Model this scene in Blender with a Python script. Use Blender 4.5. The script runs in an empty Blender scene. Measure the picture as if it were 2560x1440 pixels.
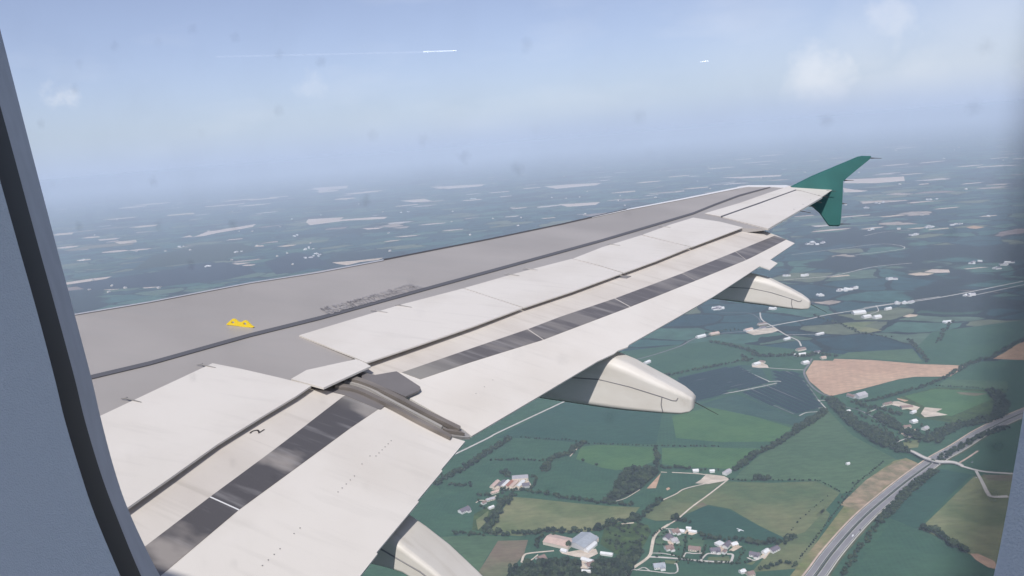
import bpy, bmesh, math, random
import numpy as np
from mathutils import Vector, Matrix
from mathutils.geometry import tessellate_polygon
random.seed(7)
sc = bpy.context.scene
C = sc.collection
# ------------------------------------------------------------------ camera
FPX = 1970.377                       # focal length in pixels of a 2560 px wide frame
ROLL = math.atan(0.0818)
PITCH = math.radians(-10.45)
cd = bpy.data.cameras.new('camera'); cam = bpy.data.objects.new('camera', cd); C.objects.link(cam)
cd.sensor_width = 36.0; cd.lens = 36.0*FPX/2560.0
cd.clip_start = 0.01; cd.clip_end = 1.0e6
f_ = np.array([0, math.cos(PITCH), math.sin(PITCH)])
r0 = np.array([1.0, 0, 0]); u0 = np.cross(r0, f_)
cr, sr = math.cos(ROLL), math.sin(ROLL)
# horizon rises to the right of the picture: the camera is rolled clockwise
r_ = cr*r0 - sr*u0
u_ = sr*r0 + cr*u0
W = np.array([r_, u_, -f_]).T        # camera axes -> world
cam.matrix_world = Matrix([list(W[i])+[0.0] for i in range(3)]+[[0, 0, 0, 1]])
sc.camera = cam
# aircraft frame (x outboard to starboard, y forward, z up) seen from the seat
RA = np.array([[0.31255502, -0.94810766, 0.05832003],
               [0.13478578, 0.10504102, 0.98529142],
               [-0.94028834, -0.30009707, 0.16062253]])
EYE = np.array([1.66468839, -8.03262310, 1.96736746])
A2W = W @ RA
# ------------------------------------------------------------------ sun, sky, exposure
sun_ac = np.array([-0.93, -0.10, 1.0]); sun_ac /= np.linalg.norm(sun_ac)
sun_w = A2W @ sun_ac
SUN_EL = math.asin(sun_w[2]); SUN_AZ = math.atan2(sun_w[0], sun_w[1])
sd = bpy.data.lights.new('sun', 'SUN'); sd.energy = 3.75; sd.angle = math.radians(0.53); sd.color = (1.0, 0.965, 0.93)
so = bpy.data.objects.new('sun', sd); C.objects.link(so)
so.rotation_euler = Vector(sun_w).to_track_quat('Z', 'Y').to_euler()
world = bpy.data.worlds.new('World'); sc.world = world; world.use_nodes = True
wt = world.node_tree; wn = wt.nodes; wl = wt.links; wn.clear()
wo = wn.new('ShaderNodeOutputWorld'); bg = wn.new('ShaderNodeBackground'); sky = wn.new('ShaderNodeTexSky')
sky.sky_type = 'NISHITA'; sky.sun_disc = False; sky.sun_elevation = SUN_EL; sky.sun_rotation = SUN_AZ
sky.altitude = 700; sky.air_density = 1.0; sky.dust_density = 1.4; sky.ozone_density = 1.3
bg.inputs['Strength'].default_value = 0.1005
def ray_w(px, py):
    v = W @ np.array([(px-1280)/FPX, -(py-720)/FPX, -1.0]); return v/np.linalg.norm(v)
def wnode(t, **k):
    n = wn.new(t)
    for a, b in k.items(): setattr(n, a, b)
    return n
tc = wn.new('ShaderNodeTexCoord')
# keep the sky lookup a little above the level line, where the air is brightest
sxyz = wn.new('ShaderNodeSeparateXYZ'); wl.new(tc.outputs['Generated'], sxyz.inputs[0])
mxz = wnode('ShaderNodeMath', operation='SMOOTH_MAX'); wl.new(sxyz.outputs[2], mxz.inputs[0]); mxz.inputs[1].default_value = .055; mxz.inputs[2].default_value = .05
cxyz = wn.new('ShaderNodeCombineXYZ'); wl.new(sxyz.outputs[0], cxyz.inputs[0]); wl.new(sxyz.outputs[1], cxyz.inputs[1]); wl.new(mxz.outputs[0], cxyz.inputs[2])
wl.new(cxyz.outputs[0], sky.inputs[0])
# faint fair-weather clouds low in the sky, placed by compass direction
def cloud_mask(dirs, prev):
    for (px, py, rad, amt) in dirs:
        d = ray_w(px, py)
        dt = wnode('ShaderNodeVectorMath', operation='DISTANCE')
        wl.new(nzadd.outputs[0], dt.inputs[0]); dt.inputs[1].default_value = tuple(d)
        mr = wn.new('ShaderNodeMapRange'); mr.interpolation_type = 'SMOOTHSTEP'
        mr.inputs[1].default_value = rad/FPX*1.45; mr.inputs[2].default_value = rad/FPX*0.1
        mr.inputs[3].default_value = 0; mr.inputs[4].default_value = amt
        wl.new(dt.outputs['Value'], mr.inputs[0])
        mx = wnode('ShaderNodeMath', operation='MAXIMUM')
        wl.new(mr.outputs[0], mx.inputs[0])
        if prev is None: mx.inputs[1].default_value = 0
        else: wl.new(prev, mx.inputs[1])
        prev = mx.outputs[0]
    return prev
nz = wn.new('ShaderNodeTexNoise'); nz.inputs['Scale'].default_value = 34; nz.inputs['Detail'].default_value = 6; nz.inputs['Roughness'].default_value = .6
wl.new(tc.outputs['Generated'], nz.inputs['Vector'])
nzs = wnode('ShaderNodeVectorMath', operation='SUBTRACT'); wl.new(nz.outputs['Color'], nzs.inputs[0]); nzs.inputs[1].default_value = (.5, .5, .5)
nzm = wnode('ShaderNodeVectorMath', operation='SCALE'); wl.new(nzs.outputs[0], nzm.inputs[0]); nzm.inputs['Scale'].default_value = 0.062
nzadd = wnode('ShaderNodeVectorMath', operation='ADD'); wl.new(tc.outputs['Generated'], nzadd.inputs[0]); wl.new(nzm.outputs[0], nzadd.inputs[1])
cm = cloud_mask([(2050, 190, 75, 0.46), (2085, 215, 55, 0.39), (2010, 180, 45, 0.28), (2235, 50, 60, 0.34), (2225, 20, 45, 0.23),
                 (2330, 205, 110, 0.26), (2440, 210, 120, 0.23), (2540, 250, 75, 0.37), (2190, 240, 80, 0.19), (2460, 60, 170, 0.20),
                 (155, 243, 28, 0.30), (780, 214, 34, 0.16), (930, 345, 60, 0.05), (2290, 300, 120, 0.08), (2400, 200, 160, 0.22), (2520, 300, 110, 0.22), (2150, 110, 110, 0.16), (2100, 170, 40, 0.34), (2070, 250, 50, 0.22), (1900, 60, 160, 0.09), (2500, 110, 120, 0.16)], None)
nb = wn.new('ShaderNodeTexNoise'); nb.inputs['Scale'].default_value = 5; nb.inputs['Detail'].default_value = 5
mpb = wn.new('ShaderNodeMapping'); mpb.inputs['Scale'].default_value = (1, 1, 3.5)
wl.new(tc.outputs['Generated'], mpb.inputs[0]); wl.new(mpb.outputs[0], nb.inputs['Vector'])
nbr = wn.new('ShaderNodeMapRange'); nbr.inputs[1].default_value = .5; nbr.inputs[2].default_value = .8; nbr.inputs[4].default_value = .16
wl.new(nb.outputs[0], nbr.inputs[0])
cadd = wnode('ShaderNodeMath', operation='ADD'); wl.new(cm, cadd.inputs[0]); wl.new(nbr.outputs[0], cadd.inputs[1]); cadd.use_clamp = True
hs = wn.new('ShaderNodeHueSaturation'); hs.inputs['Saturation'].default_value = 0.62; hs.inputs['Value'].default_value = 1.0
wl.new(sky.outputs[0], hs.inputs['Color'])
SKYTINT = wn.new('ShaderNodeMix'); SKYTINT.data_type = 'RGBA'; SKYTINT.blend_type = 'MULTIPLY'; SKYTINT.inputs[0].default_value = 1
wl.new(hs.outputs[0], SKYTINT.inputs[6]); SKYTINT.inputs[7].default_value = (0.92, 0.96, 1.17, 1)
cmix = wn.new('ShaderNodeMix'); cmix.data_type = 'RGBA'
wl.new(cadd.outputs[0], cmix.inputs[0]); wl.new(SKYTINT.outputs[2], cmix.inputs[6]); cmix.inputs[7].default_value = (9.5, 9.6, 10.0, 1)
# air thickening towards the level line, the colour of the far haze
hz = wn.new('ShaderNodeMapRange'); hz.interpolation_type = 'SMOOTHSTEP'
hz.inputs[1].default_value = .050; hz.inputs[2].default_value = -.004; wl.new(sxyz.outputs[2], hz.inputs[0])
hmix = wn.new('ShaderNodeMix'); hmix.data_type = 'RGBA'; wl.new(hz.outputs[0], hmix.inputs[0]); wl.new(cmix.outputs[2], hmix.inputs[6]); hmix.inputs[7].default_value = (4.9, 5.86, 7.9, 1)
wl.new(hmix.outputs[2], bg.inputs['Color']); wl.new(bg.outputs[0], wo.inputs['Surface'])
sc.view_settings.view_transform = 'Standard'; sc.view_settings.look = 'None'
sc.view_settings.exposure = 0.0; sc.view_settings.gamma = 1.0
sc.render.engine = 'CYCLES'
sc.cycles.volume_bounces = 8; sc.cycles.max_bounces = 10; sc.cycles.transparent_max_bounces = 12

# ------------------------------------------------------------------ materials
MATS = {}
def lin(c):
    return tuple(((v/255.0)/12.92 if v/255.0 <= .04045 else ((v/255.0+.055)/1.055)**2.4) for v in c)
def mat(name, col, rough=.6, metal=0.0, var=0.0, vscale=5.0, col2=None, bump=0.0, bscale=50.0, stretch=None, spec=0.5, coord='Object', lo=.35, hi=.65, detail=6):
    if name in MATS: return MATS[name]
    m = bpy.data.materials.new(name); m.use_nodes = True; nt = m.node_tree; n = nt.nodes; l = nt.links
    b = n['Principled BSDF']; b.inputs['Roughness'].default_value = rough; b.inputs['Metallic'].default_value = metal
    b.inputs['Specular IOR Level'].default_value = spec
    if len(col) == 3: col = tuple(col)+(1,)
    b.inputs['Base Color'].default_value = col
    if var or col2:
        t = n.new('ShaderNodeTexCoord'); mp = n.new('ShaderNodeMapping'); l.new(t.outputs[coord], mp.inputs[0])
        if stretch: mp.inputs['Scale'].default_value = stretch
        nz = n.new('ShaderNodeTexNoise'); nz.inputs['Scale'].default_value = vscale; nz.inputs['Detail'].default_value = detail
        l.new(mp.outputs[0], nz.inputs['Vector'])
        mr = n.new('ShaderNodeMapRange'); mr.inputs[1].default_value = lo; mr.inputs[2].default_value = hi
        l.new(nz.outputs[0], mr.inputs[0])
        mx = n.new('ShaderNodeMix'); mx.data_type = 'RGBA'; l.new(mr.outputs[0], mx.inputs[0])
        if col2 is None:
            c1 = tuple(c*(1-var) for c in col[:3])+(1,); c2 = tuple(min(1, c*(1+var)) for c in col[:3])+(1,)
        else:
            c1 = col; c2 = tuple(col2)+(1,) if len(col2) == 3 else col2
        mx.inputs[6].default_value = c1; mx.inputs[7].default_value = c2
        l.new(mx.outputs[2], b.inputs['Base Color'])
    if bump:
        t = n.new('ShaderNodeTexCoord'); nz = n.new('ShaderNodeTexNoise'); nz.inputs['Scale'].default_value = bscale
        l.new(t.outputs['Object'], nz.inputs['Vector']); bp = n.new('ShaderNodeBump'); bp.inputs['Strength'].default_value = bump
        bp.inputs['Distance'].default_value = .002
        l.new(nz.outputs[0], bp.inputs['Height']); l.new(bp.outputs[0], b.inputs['Normal'])
    MATS[name] = m; return m

# ------------------------------------------------------------------ object helpers
def tag(o, label=None, cat=None, group=None, kind=None):
    if label: o['label'] = label
    if cat: o['category'] = cat
    if group: o['group'] = group
    if kind: o['kind'] = kind
    return o
def mesh_obj(name, verts, faces, m, parent=None, smooth=False, mats=None, fm=None):
    me = bpy.data.meshes.new(name); me.from_pydata([tuple(map(float, v)) for v in verts], [], faces); me.update()
    for mm in (mats or [m]): me.materials.append(mm)
    if fm is not None: me.polygons.foreach_set('material_index', fm)
    if smooth: me.polygons.foreach_set('use_smooth', [True]*len(me.polygons))
    o = bpy.data.objects.new(name, me); C.objects.link(o)
    if parent: o.parent = parent
    return o
def empty(name, loc=(0, 0, 0), rz=0, mw=None):
    o = bpy.data.objects.new(name, None); C.objects.link(o); o.location = loc; o.rotation_euler = (0, 0, rz)
    o.empty_display_size = 1
    if mw is not None: o.matrix_world = mw
    return o
class MB:
    def __init__(s): s.v = []; s.f = []; s.m = []
    def poly(s, pts, mi=0):
        i = len(s.v); s.v += [tuple(p) for p in pts]; s.f.append(list(range(i, i+len(pts)))); s.m.append(mi)
    def add(s, v, f, mi=0):
        i = len(s.v); s.v += [tuple(p) for p in v]; s.f += [[a+i for a in q] for q in f]; s.m += [mi]*len(f)
    def box(s, x0, x1, y0, y1, z0, z1, mi=0):
        v = [(x0, y0, z0), (x1, y0, z0), (x1, y1, z0), (x0, y1, z0), (x0, y0, z1), (x1, y0, z1), (x1, y1, z1), (x0, y1, z1)]
        s.add(v, [(0, 3, 2, 1), (4, 5, 6, 7), (0, 1, 5, 4), (1, 2, 6, 5), (2, 3, 7, 6), (3, 0, 4, 7)], mi)
    def slab(s, top, n, th, mi=0):
        """a polygon with thickness: top is a list of points, n the unit normal it is thickened against"""
        top = [np.array(p, float) for p in top]; n = np.array(n, float)
        tri = tessellate_polygon([[Vector(p) for p in top]]); N = len(top)
        bot = [p-n*th for p in top]
        f = []
        for t in tri:
            a, b, c = (top[i] for i in t)
            if np.dot(np.cross(b-a, c-a), n) < 0: t = (t[0], t[2], t[1])
            f.append(tuple(t)); f.append((t[2]+N, t[1]+N, t[0]+N))
        for i in range(N):
            j = (i+1) % N; f.append((i, j, j+N, i+N))
        s.add(top+bot, f, mi)
    def tube(s, a, b, ra, rb, n=8, mi=0):
        a = np.array(a, float); b = np.array(b, float); d = b-a; d /= np.linalg.norm(d)
        t = np.array([0, 0, 1.0]) if abs(d[2]) < .9 else np.array([1.0, 0, 0])
        u = np.cross(d, t); u /= np.linalg.norm(u); w = np.cross(d, u)
        v = []
        for p, r in ((a, ra), (b, rb)):
            for k in range(n):
                an = 2*math.pi*k/n; v.append(p+r*(math.cos(an)*u+math.sin(an)*w))
        f = [(k, (k+1) % n, n+(k+1) % n, n+k) for k in range(n)]+[tuple(range(n))[::-1], tuple(range(n, 2*n))]
        s.add(v, f, mi)
    def build(s, name, m, parent=None, smooth=False, mats=None):
        return mesh_obj(name, s.v, s.f, m, parent, smooth, mats, s.m)
def crom(P, k=4, closed=False):
    P = [np.array(p, float) for p in P]; n = len(P); out = []
    for i in range(n if closed else n-1):
        p1 = P[i]; p2 = P[(i+1) % n]
        p0 = P[(i-1) % n] if closed or i > 0 else 2*p1-p2
        p3 = P[(i+2) % n] if closed or i+2 < n else 2*p2-p1
        for j in range(k):
            t = j/k
            out.append(.5*((2*p1)+(-p0+p2)*t+(2*p0-5*p1+4*p2-p3)*t*t+(-p0+3*p1-3*p2+p3)*t**3))
    if not closed: out.append(P[-1])
    return out
# ================================================================== AIRCRAFT
AC_MW = Matrix([list(A2W[i])+[float(-(A2W @ EYE)[i])] for i in range(3)]+[[0, 0, 0, 1]])
airliner = empty('airliner', mw=AC_MW)
tag(airliner, 'grey and white airliner seen from its cabin window, flaps lowered, green wingtip fence', 'airliner')
def ray_a(px, py):
    v = RA.T @ np.array([(px-1280)/FPX, -(py-720)/FPX, -1.0]); return v/np.linalg.norm(v)
def WZ(x): return .0906920673*(x-1.98)+.00164054*(x-1.98)**2       # upper skin: dihedral and bending
def onS(px, py, off=0.0):
    d = ray_a(px, py); g = lambda t: EYE[2]+t*d[2]-WZ(EYE[0]+t*d[0])-off
    a = .5
    while g(a) > 0 and a < 60: a += .1
    lo, hi = a-.1, a
    for _ in range(36):
        m = (lo+hi)/2
        if g(m) > 0: lo = m
        else: hi = m
    return EYE+lo*d
def onP(pl, px, py):
    p0, n = pl; d = ray_a(px, py); return EYE+d*(np.dot(p0-EYE, n)/np.dot(d, n))
def SN(x):
    s = .0906920673+2*.00164054*(x-1.98); v = np.array([-s, 0, 1.0]); return v/np.linalg.norm(v)
def S(l, off=0.0): return [onS(x, y, off) for x, y in l]
def PL(pl, l): return [onP(pl, x, y) for x, y in l]
def dens(l, k):
    out = []
    for a, b in zip(l[:-1], l[1:]):
        for j in range(k): out.append((a[0]+(b[0]-a[0])*j/k, a[1]+(b[1]-a[1])*j/k))
    return out+[l[-1]]
M_grey = mat('wing_grey_paint', (.352, .324, .300), .45, var=.09, vscale=.8, bump=.08, bscale=3, spec=.35, stretch=(1, .5, 1))
M_white = mat('panel_white_paint', (.68, .635, .575), .45, col2=(.59, .54, .475), vscale=1.1, spec=.3, lo=.45, hi=.8)
M_cream = mat('flap_cream_paint', (.62, .57, .51), .5, col2=(.51, .455, .40), vscale=1.8, spec=.3, lo=.4, hi=.8, stretch=(1.2, .6, 1))
M_dark = mat('panel_gap', (.09, .09, .10), .7)
M_seam = mat('seam_line', (.22, .21, .21), .7)
M_light = mat('bright_edge', (.72, .71, .70), .4)
M_green = mat('wingtip_green_paint', (.026, .125, .112), .5, var=.10, vscale=2)
M_brown = mat('track_metal', (.21, .185, .165), .5, var=.2, vscale=14, stretch=(1, .2, 1), metal=.15)
M_chan = mat('track_channel', (.30, .285, .27), .5, var=.22, vscale=16, stretch=(1, .15, 1), metal=.1)
M_shield = mat('shroud_panel_brown', (.17, .157, .153), .5, var=.08, vscale=3)
M_fair = mat('fairing_paint', (.66, .62, .56), .45, col2=(.53, .48, .41), vscale=3.2, lo=.42, hi=.85, spec=.3, stretch=(1, .5, 1))
M_belly = mat('fairing_belly_brown', (.10, .085, .06), .7, col2=(.2, .17, .13), vscale=20)
M_yel = mat('bracket_yellow', (.78, .56, .03), .45)
M_ink = mat('stencil_ink', (.14, .13, .135), .8, col2=(.33, .31, .31), vscale=9, lo=.40, hi=.50)
M_black = mat('marking_black', (.035, .03, .03), .6)
def strip_mat(name, dark, light, xa, xb, lo, st=(1.7, .9, 1)):
    m = mat(name, dark, .4, metal=.15, col2=light, vscale=1.5, stretch=st, lo=lo, hi=lo+.11, detail=4)
    nt = m.node_tree; n = nt.nodes; l = nt.links; b = n['Principled BSDF']; src = b.inputs['Base Color'].links[0].from_socket
    t = n.new('ShaderNodeTexCoord'); s_ = n.new('ShaderNodeSeparateXYZ'); l.new(t.outputs['Object'], s_.inputs[0])
    nz = n.new('ShaderNodeTexNoise'); nz.inputs['Scale'].default_value = 2.2; l.new(t.outputs['Object'], nz.inputs['Vector'])
    a_ = n.new('ShaderNodeMath'); a_.operation = 'MULTIPLY_ADD'; l.new(nz.outputs[0], a_.inputs[0]); a_.inputs[1].default_value = .5; l.new(s_.outputs[0], a_.inputs[2])
    mr = n.new('ShaderNodeMapRange'); mr.inputs[1].default_value = xa+.25; mr.inputs[2].default_value = xb+.25; l.new(a_.outputs[0], mr.inputs[0])
    mx = n.new('ShaderNodeMix'); mx.data_type = 'RGBA'; l.new(mr.outputs[0], mx.inputs[0]); l.new(src, mx.inputs[6]); mx.inputs[7].default_value = (.31, .29, .26, 1)
    l.new(mx.outputs[2], b.inputs['Base Color']); return m
M_strip = strip_mat('flap_bare_strip_inner', (.105, .098, .098), (.34, .305, .275), 6.0, 6.4, .50)
M_stripo = strip_mat('flap_bare_strip_outer', (.145, .133, .130), (.235, .215, .20), 7.3, 6.75, .47, (3.4, .55, 1))
def streaky(m, sc1, rotz, amt, lighten):
    """long thin smears over a painted surface (rubbed grease), in the aircraft's own axes"""
    nt = m.node_tree; n = nt.nodes; l = nt.links; b = n['Principled BSDF']
    src = b.inputs['Base Color'].links[0].from_socket
    t = n.new('ShaderNodeTexCoord'); mp = n.new('ShaderNodeMapping'); mp.inputs['Rotation'].default_value = (0, 0, rotz); mp.inputs['Scale'].default_value = sc1
    nz = n.new('ShaderNodeTexNoise'); nz.inputs['Scale'].default_value = 3; nz.inputs['Detail'].default_value = 8
    l.new(t.outputs['Object'], mp.inputs[0]); l.new(mp.outputs[0], nz.inputs['Vector'])
    mr = n.new('ShaderNodeMapRange'); mr.inputs[1].default_value = .54; mr.inputs[2].default_value = .75; mr.inputs[4].default_value = amt
    l.new(nz.outputs[0], mr.inputs[0])
    mx = n.new('ShaderNodeMix'); mx.data_type = 'RGBA'; l.new(mr.outputs[0], mx.inputs[0]); l.new(src, mx.inputs[6]); mx.inputs[7].default_value = lighten
    l.new(mx.outputs[2], b.inputs['Base Color'])
streaky(M_strip, (6, .7, 1), math.radians(10), .45, (.42, .40, .39, 1))
streaky(M_stripo, (7, .5, 1), math.radians(6), .6, (.34, .32, .31, 1))
streaky(M_white, (5, .6, 1), 0, .20, (.42, .39, .35, 1))
streaky(M_cream, (7, .45, 1), 0, .42, (.40, .36, .31, 1))
streaky(M_fair, (6, .6, 2), 0, .30, (.38, .33, .26, 1))
streaky(M_grey, (3, .5, 1), 0, .18, (.30, .30, .29, 1))

# ---- wing body: lofted sections
lepx = [(186, 784), (372, 753), (625, 705), (800, 678), (959, 648), (1231, 595), (1400, 560), (1567, 522), (1700, 497), (1848, 467)]
LEP = [onS(*p) for p in lepx]; lx = [p[0] for p in LEP]; ly = [p[1] for p in LEP]
def LEY(x):
    if x < lx[0]: return ly[0]+(lx[0]-x)*.50
    return float(np.interp(x, lx, ly))
tpx = [(778, 964), (916, 906), (1184, 815), (1308, 770), (1558, 683), (1728, 618), (1858, 569)]
TP = [onS(*p) for p in tpx]
tx = [TP[0][0]]+[p[0] for p in TP[1:]]; ty = [p[1] for p in TP]
AIL = [onS(1920, 571), onS(2082, 475)]
def TEY(x):
    if x <= 6.15: return -5.22
    if x < 13.12: return float(np.interp(x, [6.15]+tx[1:], [-5.22]+ty[1:]))
    return float(np.interp(x, [13.12, 13.24, 17.2], [ty[-1], AIL[0][1], AIL[1][1]]))
xs = [1.7, 2.5, 3.5, 4.5, 5.4, 6.0, 6.6, 7.4, 8.4, 9.5, 10.6, 11.8, 12.7, 13.1, 13.26, 14.2, 15.2, 16.0, 16.6, 16.88]
sec = []
for x in xs:
    le = LEY(x); flapzone = x < 13.15
    te = TEY(x)+(.16 if flapzone else .012)
    ch = le-te; z = WZ(x); th = .105*ch+.05
    pr = [(te, -.012), (te+.3*ch, -.004), (te+.6*ch, -.004), (le-.10*ch, -.004), (le-.012, -.004), (le+.012*ch, -.03), (le+.02*ch, -.35*th),
          (le, -.62*th), (le-.12*ch, -.93*th), (le-.35*ch, -1.05*th), (te+.35*ch, -.75*th), (te, -.10 if flapzone else -.03)]
    sec.append([(x, y, z+dz) for y, dz in pr])
# rounded tip
for k, (dx, yoff, zs) in enumerate([(17.12, -.28, .8), (17.24, -.62, .45)]):
    base = sec[19]; ym = -8.75
    lst = []
    for (x, y, z) in base:
        zz = WZ(dx)+(z-WZ(x))*zs
        lst.append((dx, min(y, -7.62+yoff) if y > -8.4 else y, zz))
    sec.append(lst)
v = [p for s_ in sec for p in s_]; n_ = 12; f = []
for i in range(len(sec)-1):
    for k in range(n_):
        a = i*n_+k; b = i*n_+(k+1) % n_; f.append((a, b, b+n_, a+n_))
f.append(tuple(range(n_))[::-1]); f.append(tuple(range((len(sec)-1)*n_, len(sec)*n_)))
wing = mesh_obj('wing', v, f, M_grey, airliner)
bmw = bmesh.new(); bmw.from_mesh(wing.data); bmesh.ops.recalc_face_normals(bmw, faces=bmw.faces); bmw.to_mesh(wing.data); bmw.free()

def ribbon_px(up, lo, off, name, m, parent, th=.004):
    """thin sheet between two traced lines on the upper skin"""
    A = S(up, off); B = S(lo, off)
    mb = MB(); n = len(A)
    V = A+B+[p-SN(p[0])*th for p in A]+[p-SN(p[0])*th for p in B]
    F = []
    for i in range(n-1):
        F += [(i, i+1, n+i+1, n+i), (2*n+i, 3*n+i, 3*n+i+1, 2*n+i+1), (i, 2*n+i, 2*n+i+1, i+1), (n+i, n+i+1, 3*n+i+1, 3*n+i)]
    mb.add(V, F); return mb.build(name, m, parent)
# dark skin joint running the length of the wing
dl = [(100, 972), (227, 942), (375, 907), (625, 837), (800, 794), (1019, 734), (1260, 668), (1500, 602), (1733, 533), (1790, 510), (1848, 488.5), (1890, 477), (1926, 467.6)]
dw = [10, 9.5, 9, 8.5, 8.5, 7.5, 7, 6, 5, 4.5, 4, 3, 2]
jd = dens(dl, 3); wd = np.interp(np.arange(len(jd))/3, np.arange(len(dl)), dw)
ribbon_px([(x, y-w/2) for (x, y), w in zip(jd, wd)], [(x, y+w/2) for (x, y), w in zip(jd, wd)], .004, 'skin_joint', mat('skin_joint_sealant', (.105, .105, .115), .7), wing)
# leading edge slat edges: bright rim, dark gap
s1 = dens([(80, 806), (186, 784.5), (372, 753.5), (625, 705.5), (800, 678.5), (959, 648.5)], 2)
ribbon_px(s1, [(x, y+2.2) for x, y in s1], .006, 'slat_edge', mat('slat_edge_grey', (.43, .43, .45), .45), wing)
s2 = dens([(1480, 542), (1567, 522.5), (1700, 497), (1848, 467)], 3); ww = np.linspace(1.8, 3.6, len(s2))
ribbon_px([(x, y) for x, y in s2], [(x, y+w) for (x, y), w in zip(s2, ww)], .006, 'slat_edge', M_light, wing)
s3 = dens([(959, 647.6), (1231, 594.6), (1400, 559.6), (1567, 521.8)], 3)
ribbon_px([(x, y-.4) for x, y in s3], [(x, y+1.6) for x, y in s3], .007, 'slat_gap', M_dark, wing)

# ---- spoilers (raised slabs)
def slab_px(l, name, m, parent, off=.008, th=.012, pl=None, n=None):
    pts = S(l, off) if pl is None else PL(pl, l)
    nn = SN(float(np.mean([p[0] for p in pts]))) if n is None else n
    mb = MB(); mb.slab(pts, nn, th); return mb.build(name, m, parent)
F_ = [(748, 838), (1000, 762), (1159, 721), (1290, 682), (1431, 648), (1505, 618), (1605, 587), (1733, 544)]
T_ = [(916, 906), (1184, 815), (1308, 770), (1431, 728), (1558, 683), (1728, 618), (1858, 569)]
sp = [
 [(748, 838), (860, 804), (1000, 762), (1157.5, 721), (1235, 746), (1306, 769.5), (1184, 815), (1050, 861), (916, 906), (875, 888), (804, 860)],
 [(1160.5, 720), (1290, 683), (1429, 647), (1495, 664), (1556, 682.5), (1431, 728), (1309.5, 768.5), (1238, 745.5)],
 [(1432.5, 646.5), (1505, 618), (1603, 588), (1665, 603), (1726.5, 617.5), (1640, 652), (1559.5, 681.5), (1498, 663)],
 [(1606.5, 586.5), (1680, 560), (1733, 544), (1800, 554), (1857, 568.5), (1790, 594), (1729.5, 616.8), (1668, 602.5)]]
for q in sp: slab_px(q, 'spoiler', M_white, wing)
slab_px([(531, 908), (603, 922), (703, 945), (778, 964), (740, 990), (650, 1044), (544, 1110), (430, 1191), (320, 1268), (150, 1385), (60, 1300), (60, 1120), (256, 1037), (394, 972)], 'spoiler', M_white, wing)
slab_px([(728, 947), (766, 925), (889, 898), (905, 903), (927, 915), (809, 969)], 'shroud_panel', M_white, wing, off=.012, th=.014)
slab_px([(770, 968), (800, 948), (880, 905), (925, 905), (952, 925), (925, 940), (880, 955), (815, 985)], 'shroud_panel', M_shield, wing, off=-.085, th=.02)
# little faired hinges along the spoiler fronts
for px, py in [(939, 778), (1000, 765), (1318, 673), (1272, 687), (1527, 612), (1655, 567), (318, 999), (506, 914)]:
    a = onS(px, py, .006); b = a+np.array([-.01, -.12, 0]); b[2] = WZ(b[0])+.012
    mb = MB(); mb.tube(a+np.array([0, .05, 0]), a+np.array([0, 0, .012]), .003, .006, 6); mb.tube(a+np.array([0, 0, .006]), b, .006, .002, 6)
    mb.build('hinge_fairing', M_chan, wing)
# ---- outer white panels, aileron
slab_px([(1762, 533), (1850, 507), (1918, 483), (1961, 469), (1975, 464.5), (2023, 467), (2081, 474), (2056, 491), (2000, 475.5), (1990, 474), (1896, 508), (1803, 541)], 'tip_panel', M_white, wing, off=.006, th=.008)
slab_px([(1806, 542.3), (1898, 509), (1990, 476), (2003, 477.5), (2056, 492), (1990, 531), (1921, 571)], 'aileron', M_white, wing, off=.006, th=.03)
slab_px([(1842, 467.2), (1871, 462.8), (1965, 462.7), (1975, 464.5), (1961, 468.5), (1935, 466.6), (1872, 466.0), (1848, 469.5)], 'tip_rim', M_light, wing, off=.007, th=.01)
ribbon_px(dens([(1802, 540), (1896, 507), (1990, 473.5)], 3), dens([(1804, 542.6), (1898, 509.5), (1991, 475.5)], 3), .008, 'aileron_gap', M_dark, wing)

# ---- flaps: two solid panels turned 10 degrees down behind the spoilers
def flap_plane(a, b, dl=10, drop=-.035):
    a = onS(*a, drop); b = onS(*b, drop)
    n = np.cross(b-a, np.array([0, -1, -math.tan(math.radians(dl))])); n /= np.linalg.norm(n)
    if n[2] < 0: n = -n
    return (a, n)
PO = flap_plane((916, 906), (1728, 618)); PI = flap_plane((778, 964), (320, 1268))
def lift(pl, d): return (pl[0]+pl[1]*d, pl[1])
def flap(outline, pl, name, hinge, te_n, th0=.13):
    """wedge: thick at the hinge side, thin at the trailing edge"""
    top = PL(pl, outline); n = pl[1]
    d = np.array([hz for hz in hinge])  # 1 at hinge edge, 0 at trailing edge
    bot = [p-n*(.012+th0*h) for p, h in zip(top, d)]
    N = len(top); tri = tessellate_polygon([[Vector(p) for p in top]]); F = []
    for t in tri:
        a, b, c = (top[i] for i in t)
        if np.dot(np.cross(b-a, c-a), n) < 0: t = (t[0], t[2], t[1])
        F.append(tuple(t)); F.append((t[2]+N, t[1]+N, t[0]+N))
    for i in range(N):
        j = (i+1) % N; F.append((i, j, j+N, i+N))
    return mesh_obj(name, top+bot, F, M_white, airliner)
hid = 14   # the flap nose runs on forward under the spoilers, hidden
of_out = [(905, 880), (1184, 800), (1308, 757), (1558, 669), (1728, 605), (1866, 556), (1878, 565), (1940, 588), (1987, 608), (1926, 649), (1944, 658), (1925, 674), (1900, 665), (1784, 741), (1680, 801), (1572, 862), (1570, 867), (1545, 876), (1535, 884), (1494, 903), (1345, 992), (1179, 1090), (1151, 1068), (1016, 991), (938, 937), (901, 928)]
of_h = [1, 1, 1, 1, 1, 1, .9, .5, 0, 0, 0, 0, 0, 0, 0, 0, 0, 0, 0, 0, 0, 0, .1, .5, .8, 1]
oflap = flap(of_out, PO, 'outboard_flap', of_h, 0)
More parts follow.
